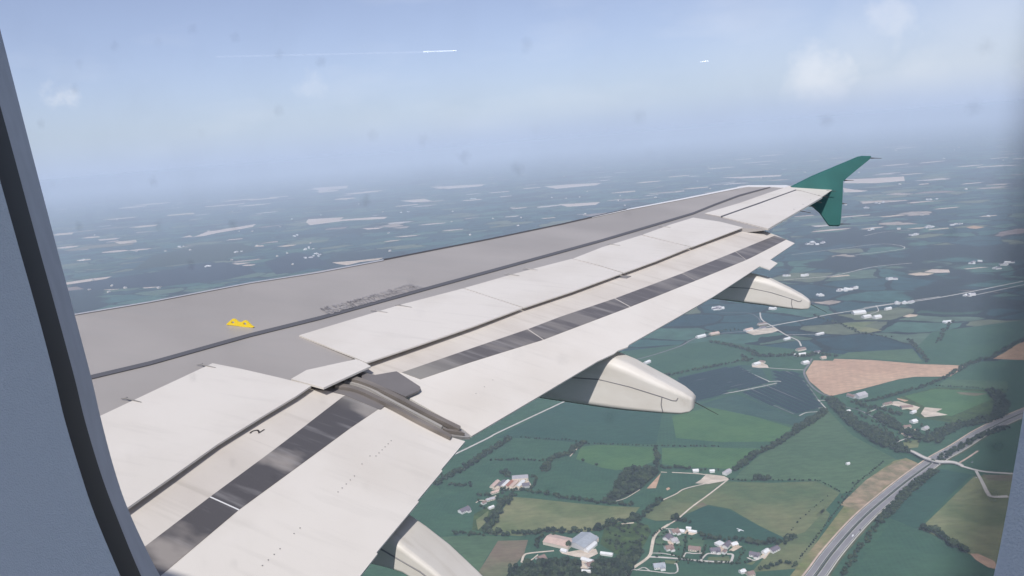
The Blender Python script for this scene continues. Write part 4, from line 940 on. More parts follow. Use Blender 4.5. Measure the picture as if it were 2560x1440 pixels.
# ================================================================== TREES
def rs_ico(sub=1):
    bm = bmesh.new(); bmesh.ops.create_icosphere(bm, subdivisions=sub, radius=1); V = np.array([v.co[:] for v in bm.verts]); F = [tuple(v.index for v in f.verts) for f in bm.faces]; bm.free(); return V, F
IV, IF = rs_ico(2)
IV1, IF1 = rs_ico(1)
rng = np.random.default_rng(11)
def crown_arrays(h, w, lobes=5, leaves=46, fine=True):
    """crown made of jittered lobes plus loose leaf clumps round them"""
    V = []; F = []; base = .18*h
    bv, bf = (IV, IF) if fine else (IV1, IF1)
    for k in range(lobes):
        a = rng.uniform(0, 6.28); r = w*.27*rng.uniform(.3, 1) if k else 0
        c = np.array([r*math.cos(a), r*math.sin(a), base+(h-base)*(rng.uniform(.35, .68) if k else .5)])
        s_ = np.array([w*.33, w*.33, (h-base)*.36])*rng.uniform(.75, 1.1)
        j = 1+rng.uniform(-.22, .22, (len(bv), 1)); i0 = len(V)
        V += list(bv*s_*j+c); F += [tuple(x+i0 for x in q) for q in bf]
    for k in range(leaves):
        a = rng.uniform(0, 6.28); e = rng.uniform(-.5, 1.4); rr = rng.uniform(.85, 1.12)
        c = np.array([w*.5*math.cos(a)*math.cos(e)*rr, w*.5*math.sin(a)*math.cos(e)*rr, base+(h-base)*(.48+.5*math.sin(e)*rr)])
        u = rng.normal(size=3); u /= np.linalg.norm(u); t = np.cross(u, rng.normal(size=3)); t /= np.linalg.norm(t); q = w*.09*rng.uniform(.7, 1.4); i0 = len(V)
        V += [c-u*q, c+t*q*.8, c+u*q, c-t*q*.8]; F.append((i0, i0+1, i0+2, i0+3))
    return np.array(V), F
def leafmat(name, c1, c2):
    m = mat(name, c1, .9, col2=c2, vscale=.35, spec=.1, lo=.3, hi=.7); return m
L_mats = [leafmat('foliage_dark', (.011, .022, .013), (.028, .046, .022)), leafmat('foliage_mid', (.015, .030, .016), (.040, .064, .028)), leafmat('foliage_olive', (.024, .040, .020), (.060, .082, .036))]
M_bark = mat('bark', (.10, .075, .055), .9)
protos = []
for k in range(6):
    h = [9, 11, 8, 12, 7, 10][k]; w = [8, 9, 8.5, 8, 6.5, 10][k]
    cv, cf = crown_arrays(h, w); lm = L_mats[k % 3]
    cme = bpy.data.meshes.new('crown'); cme.from_pydata([tuple(map(float, v)) for v in cv], [], cf); cme.materials.append(lm)
    mb = MB(); mb.tube((0, 0, -.6), (0, 0, h*.45), .35, .2, 7)
    for j in range(3):
        a = 2.1*j+k; mb.tube((0, 0, h*.28), (w*.22*math.cos(a), w*.22*math.sin(a), h*.55), .15, .07, 5)
    tme = bpy.data.meshes.new('trunk'); tme.from_pydata([tuple(map(float, v)) for v in mb.v], [], mb.f); tme.materials.append(M_bark)
    i0 = len(cv); sme = bpy.data.meshes.new('tree'); sme.from_pydata([tuple(map(float, v)) for v in list(cv)+mb.v], [], cf+[tuple(x+i0 for x in q) for q in mb.f])
    sme.materials.append(lm); sme.materials.append(M_bark); sme.polygons.foreach_set('material_index', [0]*len(cf)+[1]*len(mb.f))
    protos.append((cme, tme, sme))
low = [crown_arrays(9, 8.5, 3, 14, False) for _ in range(8)]
# hedgerows: (polyline, spacing m, width m, size, description)
HED = [
 ([(1085, 1215), (1110, 1198), (1140, 1185), (1187, 1155), (1237, 1122), (1275, 1098)], 5, 14, .95, 'the hedgerow running beside the inboard flap edge'),
 ([(1225, 1153), (1290, 1152), (1362, 1154)], 7, 4, .7, 'the hedgerow behind the grey two-storey block'),
 ([(1300, 1094), (1330, 1098), (1425, 1102), (1462, 1112), (1540, 1113), (1640, 1117), (1800, 1118)], 9, 3, .55, 'the thin hedge north of the mown bright field'),
 ([(1362, 1182), (1368, 1165), (1380, 1150), (1400, 1142), (1425, 1136), (1445, 1118), (1462, 1108)], 5, 12, 1.0, 'the thick tree belt beside the short pale track'),
 ([(1318, 1232), (1357, 1236), (1400, 1245), (1450, 1252), (1512, 1260), (1550, 1262), (1585, 1268)], 6, 7, .95, 'the hedgerow along the top of the olive meadow'),
 ([(1644, 1122), (1641, 1140), (1640, 1168)], 5, 9, 1.0, 'the tree belt leading down to the dark wood'),
 ([(1650, 1172), (1700, 1172), (1750, 1176), (1825, 1181)], 6, 6, .9, 'the hedgerow behind the sandy farmyard'),
 ([(1830, 1182), (1862, 1162), (1887, 1137), (1925, 1122), (1962, 1100), (1990, 1078), (2040, 1052), (2062, 1032)], 5, 12, 1.0, 'the tree belt between the mown field and the sage field'),
 ([(1822, 1201), (1880, 1203)], 8, 3, .6, 'the hedge east of the sandy farmyard'), ([(1885, 1200), (1905, 1200), (1925, 1200)], 3.5, 12, 1.0, 'the clump at the edge of the sage field'),
 ([(1930, 1202), (1990, 1202), (2050, 1204), (2090, 1225), (2100, 1232)], 7, 2, .45, 'the low hedge across the sage field'),
 ([(1212, 1337), (1260, 1338), (1320, 1337), (1362, 1333), (1437, 1332), (1500, 1327), (1525, 1314), (1560, 1306), (1600, 1300)], 5, 9, 1.05, 'the hedgerow below the olive meadow'),
 ([(1275, 1244), (1255, 1270), (1235, 1300), (1212, 1332)], 5, 15, 1.0, 'the tree belt left of the olive meadow'),
 ([(1130, 1335), (1160, 1338), (1212, 1342)], 6, 10, .9, 'the trees beyond the third fairing'),
 ([(1120, 1215), (1140, 1215), (1180, 1218)], 6, 8, .9, 'the trees left of the striped sheds'),
 ([(1225, 1232), (1270, 1228), (1320, 1225), (1335, 1212)], 5, 9, .9, 'the trees below the striped sheds'),
 ([(1250, 1185), (1275, 1195), (1262, 1178)], 6, 6, .9, 'the trees left of the grey two-storey block'),
 ([(1322, 1190), (1340, 1196), (1330, 1215)], 6, 8, .8, 'the trees right of the grey two-storey block'),
 ([(1868, 1364), (1900, 1362), (1937, 1362), (1962, 1358), (1982, 1345)], 4.5, 9, 1.0, 'the trees behind the last village houses'),
 ([(1762, 1352), (1800, 1350), (1862, 1354)], 6, 6, .8, 'the garden hedge behind the middle village houses'),
 ([(1678, 1301), (1690, 1304), (1712, 1307), (1722, 1312)], 4, 6, 1.0, 'the trees where the farm lane meets the village'),
 ([(2297, 1326), (2320, 1332), (2342, 1338), (2365, 1350), (2382, 1366), (2400, 1376), (2420, 1386)], 4.5, 8, 1.1, 'the row of round trees right of the motorway'),
 ([(2337, 1180), (2314, 1198), (2292, 1213), (2264, 1239), (2230, 1276), (2198, 1310)], 3.5, 12, .9, 'the dark belt along the right side of the motorway'),
 ([(2198, 1310), (2168, 1348), (2140, 1388), (2112, 1430), (2100, 1450)], 5, 9, .7, 'the dark belt along the lower right side of the motorway'),
 ([(2340, 1160), (2380, 1130), (2430, 1105), (2470, 1085), (2520, 1070)], 5, 12, .8, 'the trees right of the motorway past the bridge'),
 ([(2070, 998), (2090, 1015), (2107, 1035), (2145, 1070), (2170, 1088), (2195, 1104), (2220, 1120)], 3.6, 22, 1.1, 'the broad tree belt right of the sage field'),
 ([(2130, 1060), (2180, 1075), (2220, 1095), (2240, 1120), (2262, 1135)], 4, 22, 1.0, 'the wood between the sage field and the farm'),
 ([(2190, 1040), (2230, 1060), (2270, 1085), (2310, 1100)], 5, 24, 1.0, 'the trees among the houses left of the motorway'),
 ([(2130, 1005), (2170, 1020), (2210, 1025), (2250, 1040)], 7, 14, .9, 'the trees below the pale barn'),
 ([(2150, 1008), (2200, 1000), (2252, 985), (2300, 972), (2345, 955), (2377, 940)], 6, 6, .9, 'the hedgerow below the tan field'),
 ([(2377, 940), (2398, 928), (2417, 915), (2450, 905), (2482, 895), (2532, 866), (2565, 850)], 6, 8, 1.1, 'the hedgerow between the two tan fields'),
 ([(2272, 852), (2290, 870), (2302, 885), (2320, 907)], 8, 8, 1.0, 'the hedgerow above the tan field'),
 ([(2480, 978), (2507, 1010), (2500, 1040), (2450, 1058), (2395, 1066), (2345, 1092), (2330, 1110)], 4, 22, 1.0, 'the tree belt along the near side of the motorway'),
 ([(2340, 966), (2420, 970), (2520, 977)], 8, 2, .5, 'the hedge under the sage strip'),
 ([(1775, 855), (1825, 865), (1875, 878), (1892, 892), (1950, 892), (1987, 888)], 7, 12, 1.0, 'the tree belt beyond the solar farm'),
 ([(1650, 945), (1700, 935), (1750, 925), (1800, 915), (1850, 905), (1872, 900)], 8, 7, 1.0, 'the hedgerow at the back of the solar farm'),
 ([(1855, 890), (1870, 905), (1885, 900)], 7, 10, 1.0, 'the trees round the farmhouse by the solar farm'),
 ([(2064, 1026), (2040, 1045), (1995, 1068), (1980, 1090)], 5, 9, 1.0, 'the tree belt below the solar farm'),
 ([(1980, 890), (2010, 895), (2040, 885), (2070, 890), (2090, 893)], 8, 16, 1.0, 'the trees round the houses left of the tan field'),
 ([(2035, 790), (2060, 800), (2100, 812), (2150, 835), (2230, 846)], 12, 10, 1.0, 'the far tree belt above the tan field'),
 ([(2345, 860), (2360, 830), (2380, 805)], 12, 10, 1.0, 'the far tree belt at the right'),
 ([(1760, 835), (1820, 828), (1862, 826)], 12, 8, .9, 'the trees along the far road'),
 ([(1950, 1362), (2000, 1300), (2070, 1240)], 14, 2, .35, 'the low hedge beside the embankment'),
 ([(1980, 1420), (2030, 1360), (2090, 1280), (2140, 1212), (2210, 1155)], 7, 1.5, .4, 'the thin hedge left of the motorway embankment'),
 ([(1865, 1440), (1900, 1425), (1960, 1415), (2000, 1420)], 6, 10, .8, 'the trees at the bottom edge left of the motorway'),
 ([(1600, 1375), (1590, 1395), (1560, 1420), (1540, 1445)], 4, 14, 1.0, 'the trees left of the village lane'),
 ([(1690, 1399), (1760, 1410), (1850, 1412), (1880, 1405)], 6, 3, .6, 'the hedge below the village street'),
 ([(1665, 1335), (1700, 1334), (1716, 1336)], 4, 1.5, .35, 'the garden hedge below the topmost village house'),
 ([(1634, 1362), (1670, 1363), (1705, 1366)], 4, 1.5, .35, 'the garden hedge in the middle of the lane houses'),
 ([(1716, 1340), (1712, 1370), (1706, 1396)], 4, 2, .4, 'the hedge between the lane houses and the looped-drive bungalow'),
 ([(1765, 1366), (1758, 1385), (1752, 1400)], 4, 3, .5, 'the dark hedge right of the looped-drive bungalow'),
 ([(1862, 1378), (1852, 1392), (1845, 1404)], 4, 2, .5, 'the hedge left of the last village house'),
 ([(1630, 1345), (1640, 1332), (1660, 1325)], 4, 2, .45, 'the hedge along the bend of the village lane'),
 ([(1740, 1332), (1760, 1345), (1800, 1352)], 5, 6, .8, 'the trees behind the white stores of the village'),
 ([(1655, 1250), (1625, 1275), (1605, 1295), (1590, 1310)], 4, 9, .85, 'the hedge running down from the short pale track to the village'),
 ([(2090, 1262), (2150, 1195)], 30, 4, .5, 'the scattered bushes on the embankment'),
 ([(2112, 1160), (2118, 1163)], 3, 5, .9, 'the lone clump in the sage field'), ([(1457, 1155), (1458, 1156)], 3, 2, 1.1, 'the lone round tree in the green field'), ([(1490, 1164), (1493, 1166)], 3, 2, .8, 'the small lone tree in the green field'),
 ([(1340, 1375), (1345, 1350), (1390, 1345)], 6, 5, .9, 'the trees left of the pink-roofed shed'), ([(1420, 1378), (1424, 1365)], 4, 3, .9, 'the trees between the two big sheds'),
]
WOODS = [([(1532, 1230), (1548, 1188), (1575, 1172), (1642, 1168), (1650, 1180), (1600, 1225), (1545, 1250), (1505, 1260)], 6.5, 1.05, 'the dark wood left of the sandy farmyard'),
 ([(1275, 1418), (1375, 1405), (1440, 1402), (1460, 1425), (1520, 1405), (1560, 1392), (1595, 1400), (1560, 1470), (1260, 1470)], 7, 1.05, 'the wood at the bottom edge below the big sheds'),
 ([(1512, 1318), (1560, 1305), (1620, 1312), (1628, 1330), (1600, 1385), (1545, 1380), (1505, 1355)], 11, .8, 'the scrubby wood left of the village lane'),
 ([(1185, 1240), (1240, 1230), (1300, 1232), (1270, 1262), (1230, 1285), (1195, 1272)], 11, .9, 'the garden trees round the houses below the striped sheds'),
 ([(2120, 1020), (2220, 1035), (2330, 1075), (2300, 1110), (2240, 1110), (2170, 1060)], 17, .95, 'the trees scattered among the houses left of the motorway'),
 ([(1640, 1330), (1760, 1330), (1880, 1380), (1820, 1420), (1640, 1410)], 19, .5, 'the garden trees of the village')]
CAND = []
def clearof(p, lst, r=9):
    return all((p[0]-q[0])**2+(p[1]-q[1])**2 > r*r for q in lst)
for pl, spc, wid, size, txt in HED:
    wid *= 1.25; size *= 1.1; spc *= .85
    P = [G(x, y) for x, y in pl]
    for a, b in zip(P[:-1], P[1:]):
        L = np.linalg.norm(b-a); n = max(1, int(L/spc)); d = (b-a)/max(L, .1); nn = np.array([-d[1], d[0], 0])
        rows = max(1, int(wid/7))
        for i in range(n):
            for r in range(rows):
                p = a+(b-a)*(i+random.uniform(0, 1))/n+nn*random.uniform(-wid/2, wid/2)
                CAND.append((np.linalg.norm(p), p, size*random.uniform(.7, 1.2), txt))
def inside(x, y, poly):
    c = False; n = len(poly)
    for i in range(n):
        x1, y1 = poly[i]; x2, y2 = poly[i-1]
        if (y1 > y) != (y2 > y) and x < (x2-x1)*(y-y1)/(y2-y1)+x1: c = not c
    return c
for pl, spc, size, txt in WOODS:
    P = [G(x, y) for x, y in pl]; poly = [(p[0], p[1]) for p in P]; xs_ = [p[0] for p in poly]; ys_ = [p[1] for p in poly]
    n = int((max(xs_)-min(xs_))*(max(ys_)-min(ys_))/spc**2)
    for i in range(n):
        x = random.uniform(min(xs_), max(xs_)); y = random.uniform(min(ys_), max(ys_))
        if inside(x, y, poly): CAND.append((math.hypot(x, y), np.array([x, y, gz(x, y)]), size*random.uniform(.75, 1.2), txt))
KEEPOUT = []
# ================================================================== BUILDINGS
RF = {'grey': mat('roof_slate', (.15, .13, .15), .7, var=.12, vscale=.6), 'brown': mat('roof_tile_brown', (.25, .17, .14), .8, var=.12, vscale=.6), 'pink': mat('roof_pinkish_sheet', (.58, .42, .34), .7, var=.08, vscale=.15),
      'blue': mat('roof_blue_grey_sheet', (.36, .38, .40), .6, var=.08, vscale=.2), 'white': mat('roof_white_sheet', (.74, .73, .70), .6, var=.06, vscale=.3), 'red': mat('roof_rust_red', (.34, .14, .09), .8, var=.15, vscale=.4), 'pale': mat('roof_pale_grey', (.45, .42, .42), .6, var=.1, vscale=.3)}
WL = {'white': mat('render_white', (.72, .70, .66), .8, var=.05, vscale=1), 'cream': mat('render_cream', (.62, .54, .43), .8, var=.05, vscale=1), 'grey': mat('wall_grey', (.42, .41, .40), .8), 'steel': mat('wall_sheet_steel', (.52, .51, .50), .6)}
M_win = mat('window_glass_dark', (.03, .035, .045), .15, spec=.8)
M_brick = mat('chimney_brick', (.30, .17, .12), .9)
def building(name, c, ang, L, D, H, roof, wall, label, cat, rh=None, group=None, flat=False, wins=True, wing_=None, simple=False):
    """gabled or flat-roofed building on the ground; L along its ridge, D deep, H to the eaves"""
    rh = D*.26 if rh is None else rh
    e = empty(name, c, ang); tag(e, label, cat, group)
    KEEPOUT.append((c[0], c[1]))
    mb = MB(); hl, hd = L/2, D/2
    mb.box(-hl, hl, -hd, hd, -.6, H)
    if not flat:
        for s_ in (-hl, hl): mb.poly([(s_, -hd, H), (s_, hd, H), (s_, 0, H+rh)] if s_ > 0 else [(s_, hd, H), (s_, -hd, H), (s_, 0, H+rh)])
    if simple:
        rf = MB(); o = .4
        for sy in (-1, 1): rf.slab([(-hl-o, sy*(hd+o), H-.15), (hl+o, sy*(hd+o), H-.15), (hl+o, 0, H+rh+.12), (-hl-o, 0, H+rh+.12)], np.array([0, sy*rh, hd])/math.hypot(rh, hd), .12)
        mb.build('wall', WL[wall], e); rf.build('roof', RF[roof], e); return e
    mb.build('wall', WL[wall], e)
    rf = MB(); o = .5
    if flat:
        rf.box(-hl-.3, hl+.3, -hd-.3, hd+.3, H+.01, H+.5); rf.box(-hl+.6, hl-.6, -hd+.6, hd-.6, H+.5, H+.62)
    else:
        for sy in (-1, 1):
            rf.slab([(-hl-o, sy*(hd+o), H-.15), (hl+o, sy*(hd+o), H-.15), (hl+o, 0, H+rh+.15), (-hl-o, 0, H+rh+.15)], np.array([0, sy*rh, hd])/math.hypot(rh, hd), .18)
    r_o = rf.build('roof', RF[roof], e)
    if cat == 'house':
        for sx_ in (-.35, .4):
            m2 = MB(); m2.box(L*sx_-.5, L*sx_+.5, -.4, .4, H+rh-1, H+rh+1.1); m2.build('chimney', M_brick, r_o)
    if wing_:
        m2 = MB(); wl_, wd_ = wing_; m2.box(-wl_/2+L*.2, wl_/2+L*.2, -hd-wd_, -hd, -.6, H*.9)
        m2.build('annexe', WL[wall], e)
        r2 = MB(); cx = L*.2
        for sx_ in (-1, 1): r2.slab([(cx+sx_*(wl_/2+.4), -hd-wd_-.4, H*.9-.1), (cx+sx_*(wl_/2+.4), 0, H*.9-.1), (cx, 0, H*.9+wl_*.28), (cx, -hd-wd_-.4, H*.9+wl_*.28)], np.array([sx_*wl_*.28, 0, wl_/2])/math.hypot(wl_*.28, wl_/2), .15)
        r2.build('roof', RF[roof], e)
    if wins:
        nw = max(2, int(L/3.6)); rows = 2 if H > 4.6 else 1
        for sy in (-1, 1):
            for r in range(rows):
                for i in range(nw):
                    x = -hl+L*(i+.5)/nw
                    if sy < 0 and wing_ and abs(x-L*.2) < wing_[0]/2: continue
                    m2 = MB(); isd = (r == 0 and i == nw//2)
                    if isd: m2.box(x-.55, x+.55, sy*hd-.04, sy*hd+.04, 0, 2.1)
                    else: m2.box(x-.75, x+.75, sy*hd-.04, sy*hd+.04, 1+2.8*r, 2.2+2.8*r)
                    m2.build('door' if isd else 'window', M_brick if isd else M_win, e)
    return e
def bld(p0, p1, D, H, roof, wall, label, cat='house', name=None, **k):
    a = G(*p0); b = G(*p1); c = (a+b)/2; c[2] = gz(c[0], c[1])+.9; d = b-a
    L = k.pop('L', None) or np.linalg.norm(d[:2])
    nm = name or {'house': 'house', 'barn': 'barn', 'shed': 'shed', 'office': 'office_block'}.get(cat, 'building')
    return building(nm, c, math.atan2(d[1], d[0]), L, D, H, roof, wall, label, cat, **k)
bld((1281, 1203), (1321, 1200), 17, 7.5, 'pale', 'cream', 'two-storey cream block with flat grey roof, in the yard above the striped sheds', 'office', flat=True)
for i, (x, rc, lb) in enumerate([(1236, 'pink', 'long pinkish-roofed shed, leftmost of the row below the two-storey block'), (1252, 'grey', 'long dark-roofed shed next to the leftmost pinkish one'), (1262, 'white', 'long white-roofed shed, the brighter one in the middle of the striped row'),
        (1272, 'red', 'long rust-red shed right of the white-roofed one in the striped row'), (1283, 'pink', 'pinkish shed right of the rust-red one in the striped row'), (1300, 'white', 'white-roofed shed near the right end of the striped row')]):
    bld((x-6, 1221), (x+9, 1206), 9, 3.6, rc, 'cream', lb, 'shed', wins=False)
bld((1306, 1218), (1324, 1216), 14, 4.5, 'grey', 'grey', 'wide slate-grey shed at the right end of the striped row', 'shed', wins=False)
bld((1150, 1284), (1172, 1274), 14, 4, 'grey', 'white', 'grey-roofed house alone in the green field right of the third fairing', wing_=(7, 6))
bld((1216, 1254), (1236, 1248), 9, 3, 'pale', 'cream', 'small pale house with gravel drive below the striped sheds')
bld((1205, 1262), (1214, 1258), 8, 3, 'brown', 'white', 'small brown-roofed house among trees below the striped sheds')
bld((1228, 1236), (1246, 1230), 8, 3, 'pink', 'cream', 'low pink-roofed house tucked under the striped sheds')
bld((1222, 1274), (1234, 1269), 7, 3, 'white', 'white', 'small white outbuilding in the trees left of the olive meadow', 'shed', wins=False)
bld((1368, 1352), (1430, 1366), 30, 5.5, 'pink', 'cream', 'largest farm shed, with wide pinkish roof', 'barn', wins=False, rh=3.0)
bld((1440, 1372), (1476, 1346), 36, 6.5, 'blue', 'steel', 'large blue-grey roofed farm shed right of the pinkish one', 'barn', wins=False, rh=4.0)
bld((1452, 1342), (1468, 1342), 10, 5, 'blue', 'steel', 'small blue-grey shed behind the large blue-grey one', 'barn', wins=False)
bld((1465, 1382), (1488, 1362), 9, 4, 'white', 'white', 'long narrow white shed along the right side of the blue-grey one', 'barn', wins=False)
bld((1472, 1356), (1492, 1350), 14, 4, 'pink', 'cream', 'rusty pink roofed lean-to behind the narrow white shed', 'barn', wins=False)
bld((1404, 1378), (1418, 1382), 8, 3, 'white', 'white', 'small white shed in front of the pinkish roofed shed', 'shed', wins=False)
bld((1455, 1400), (1482, 1408), 9, 3, 'white', 'white', 'white outbuilding between the big sheds and the bungalow', 'shed', wins=False)
bld((1466, 1418), (1484, 1412), 12, 3.2, 'brown', 'white', 'brown-roofed bungalow below the big farm sheds', wing_=(7, 5))
bld((1502, 1386), (1532, 1390), 7, 3, 'white', 'white', 'long white shed right of the big farm sheds', 'shed', wins=False)
bld((1344, 1403), (1362, 1396), 14, 3.2, 'brown', 'white', 'brown-roofed bungalow inside the curved gravel drive', wing_=(8, 5))
bld((1455, 1430), (1485, 1432), 5, 2.6, 'white', 'white', 'low white wall-like shed at the bottom edge below the bungalow', 'shed', wins=False)
# village along the lane
bld((1679, 1334), (1696, 1330), 12, 3.4, 'brown', 'white', 'brown-roofed house nearest the top of the village', wing_=(7, 5))
bld((1716, 1323), (1728, 1324), 6, 2.8, 'white', 'white', 'small white store at the top right corner of the village', 'shed', wins=False)
bld((1722, 1330), (1742, 1333), 6, 2.8, 'white', 'white', 'longer white store below the small one at the top right of the village', 'shed', wins=False)
bld((1700, 1330), (1712, 1332), 8, 3, 'white', 'white', 'pale garage beside the top village house', 'shed', wins=False)
bld((1664, 1352), (1674, 1342), 11, 3.4, 'grey', 'white', 'grey-roofed house, left of the pair on the village lane', wing_=(6, 5))
bld((1678, 1356), (1692, 1352), 10, 3.4, 'pale', 'white', 'pale-roofed house, right of the pair on the village lane', wing_=(6, 5))
bld((1663, 1375), (1682, 1371), 12, 3.4, 'brown', 'white', 'brown-roofed house at the corner of lane and village street', wing_=(7, 5))
bld((1722, 1374), (1752, 1377), 12, 3.4, 'brown', 'cream', 'long brown-roofed bungalow with looped drive, west of the dark-roofed house')
bld((1776, 1380), (1800, 1378), 12, 3.4, 'grey', 'white', 'dark-roofed house in front of the white garden building', wing_=(7, 5))
bld((1792, 1366), (1806, 1360), 12, 3, 'white', 'white', 'bright white flat garden building behind the dark-roofed house', 'shed', flat=True, wins=False)
bld((1812, 1372), (1824, 1360), 10, 3.4, 'grey', 'white', 'narrow grey-roofed house right of the white garden building')
bld((1828, 1366), (1842, 1362), 10, 3, 'white', 'cream', 'white-roofed house with patio right of the narrow grey-roofed one')
bld((1808, 1386), (1814, 1380), 6, 3, 'brown', 'white', 'tiny brown-roofed garage on the village street', 'shed', wins=False)
bld((1874, 1388), (1900, 1392), 11, 3.4, 'grey', 'white', 'dark-roofed house in the curve of the white drive', wing_=(7, 5))
bld((1908, 1386), (1920, 1378), 8, 3, 'white', 'white', 'white-roofed annexe behind the house with the white drive', 'shed', wins=False)
bld((1926, 1382), (1944, 1373), 11, 3.4, 'grey', 'white', 'grey-roofed house last in the village towards the motorway')
bld((1634, 1420), (1662, 1417), 13, 3.6, 'blue', 'white', 'blue-grey roofed house in the walled garden at the bottom edge', wing_=(8, 6))
bld((1850, 1434), (1862, 1430), 8, 3, 'white', 'white', 'small white house at the bottom edge left of the motorway')
bld((1868, 1440), (1884, 1436), 10, 3.2, 'brown', 'cream', 'brown-roofed house cut by the bottom edge left of the motorway')
# sandy farmyard
bld((1732, 1180), (1746, 1179), 8, 3.4, 'white', 'white', 'white shed at the left of the sandy farmyard', 'barn', wins=False)
bld((1774, 1181), (1786, 1180), 7, 3.4, 'white', 'white', 'white shed in the middle behind the sandy farmyard', 'barn', wins=False)
bld((1811, 1188), (1824, 1180), 10, 4.5, 'pale', 'white', 'white farmhouse at the right corner of the sandy farmyard')
# beyond the sage field
bld((2140, 996), (2162, 990), 20, 7, 'pale', 'steel', 'tall pale barn below the point of the tan field', 'barn', wins=False)
bld((2120, 990), (2138, 996), 12, 4, 'brown', 'grey', 'low brown-roofed barn left of the tall pale barn', 'barn', wins=False)
bld((2210, 1014), (2228, 1010), 10, 3.4, 'brown', 'cream', 'brown house at the end of the pale farm track')
bld((2252, 1022), (2280, 1020), 12, 4, 'brown', 'cream', 'long brown barn in front of the white farmyard', 'barn', wins=False)
bld((2278, 1035), (2288, 1031), 8, 3.6, 'white', 'white', 'small white shed below the white farmyard', 'shed', wins=False)
bld((2278, 1058), (2290, 1055), 12, 4, 'white', 'white', 'bright white house in the trees left of the motorway')
bld((2308, 1076), (2318, 1071), 10, 3.4, 'pale', 'white', 'pale house in the trees closest to the bridge')
bld((2116, 1031), (2124, 1029), 8, 3, 'white', 'white', 'small white shed under the tall pale barn', 'shed', wins=False)
bld((2258, 1070), (2276, 1068), 9, 3, 'brown', 'cream', 'low brown house between the white houses by the motorway')
bld((1985, 891), (2014, 887), 12, 4, 'white', 'white', 'long white farm building above the end of the tan field', 'barn', wins=False)
bld((1992, 878), (2012, 874), 14, 4.5, 'brown', 'cream', 'brown-roofed barn behind the long white farm building', 'barn', wins=False)
bld((2006, 911), (2020, 908), 14, 5, 'white', 'white', 'white house beside the road at the blunt end of the tan field')
bld((2052, 898), (2064, 896), 10, 4.5, 'pink', 'cream', 'pink-roofed house on the top edge of the tan field')
bld((2036, 884), (2050, 882), 10, 4, 'grey', 'white', 'slate-roofed house in trees above the tan field')
bld((1884, 915), (1898, 911), 14, 5, 'white', 'white', 'white farmhouse in the walled yard at the back of the solar farm')
bld((1900, 906), (1912, 908), 10, 4, 'brown', 'cream', 'brown outbuilding right of the farmhouse by the solar farm', 'barn', wins=False)
bld((1612, 911), (1624, 906), 12, 5, 'white', 'white', 'white house right of the flap edge above the middle fairing')
bld((2116, 1163), (2123, 1161), 5, 3, 'white', 'white', 'tiny white shelter beside the lone clump in the sage field', 'shed', wins=False)
bld((1862, 829), (1880, 825), 14, 5, 'pink', 'white', 'pinkish depot building on the pale crossroads yard', 'barn', wins=False)
bld((1900, 823), (1912, 820), 12, 4, 'grey', 'grey', 'dark shed in the middle of the pale crossroads yard', 'shed', wins=False)
bld((1895, 813), (1915, 810), 10, 4, 'brown', 'white', 'brown-roofed house across the far road from the crossroads yard')
bld((1742, 846), (1762, 841), 14, 5, 'white', 'white', 'white farm building on the far road left of the crossroads', 'barn', wins=False)
bld((1775, 838), (1796, 834), 14, 4, 'pink', 'cream', 'pinkish farm shed on the far road', 'barn', wins=False)
bld((1960, 851), (1974, 848), 10, 4, 'white', 'white', 'white house on the lane south of the crossroads')
bld((2040, 839), (2058, 835), 10, 4, 'white', 'white', 'white farmhouse at the end of the pale lane')
for i, (x, y, w, d, lb) in enumerate([(2147, 785, 30, 22, 'white farm complex above the pair of white barns'), (2166, 795, 18, 16, 'white barn, left one of the matching pair'), (2192, 796, 16, 18, 'white barn, right one of the matching pair'), (2220, 775, 14, 10, 'pale house on the far road beyond the pair of barns')]):
    bld((x-w/2, y+1), (x+w/2, y-2), d, 6, 'white', 'white', lb, 'barn', wins=False)
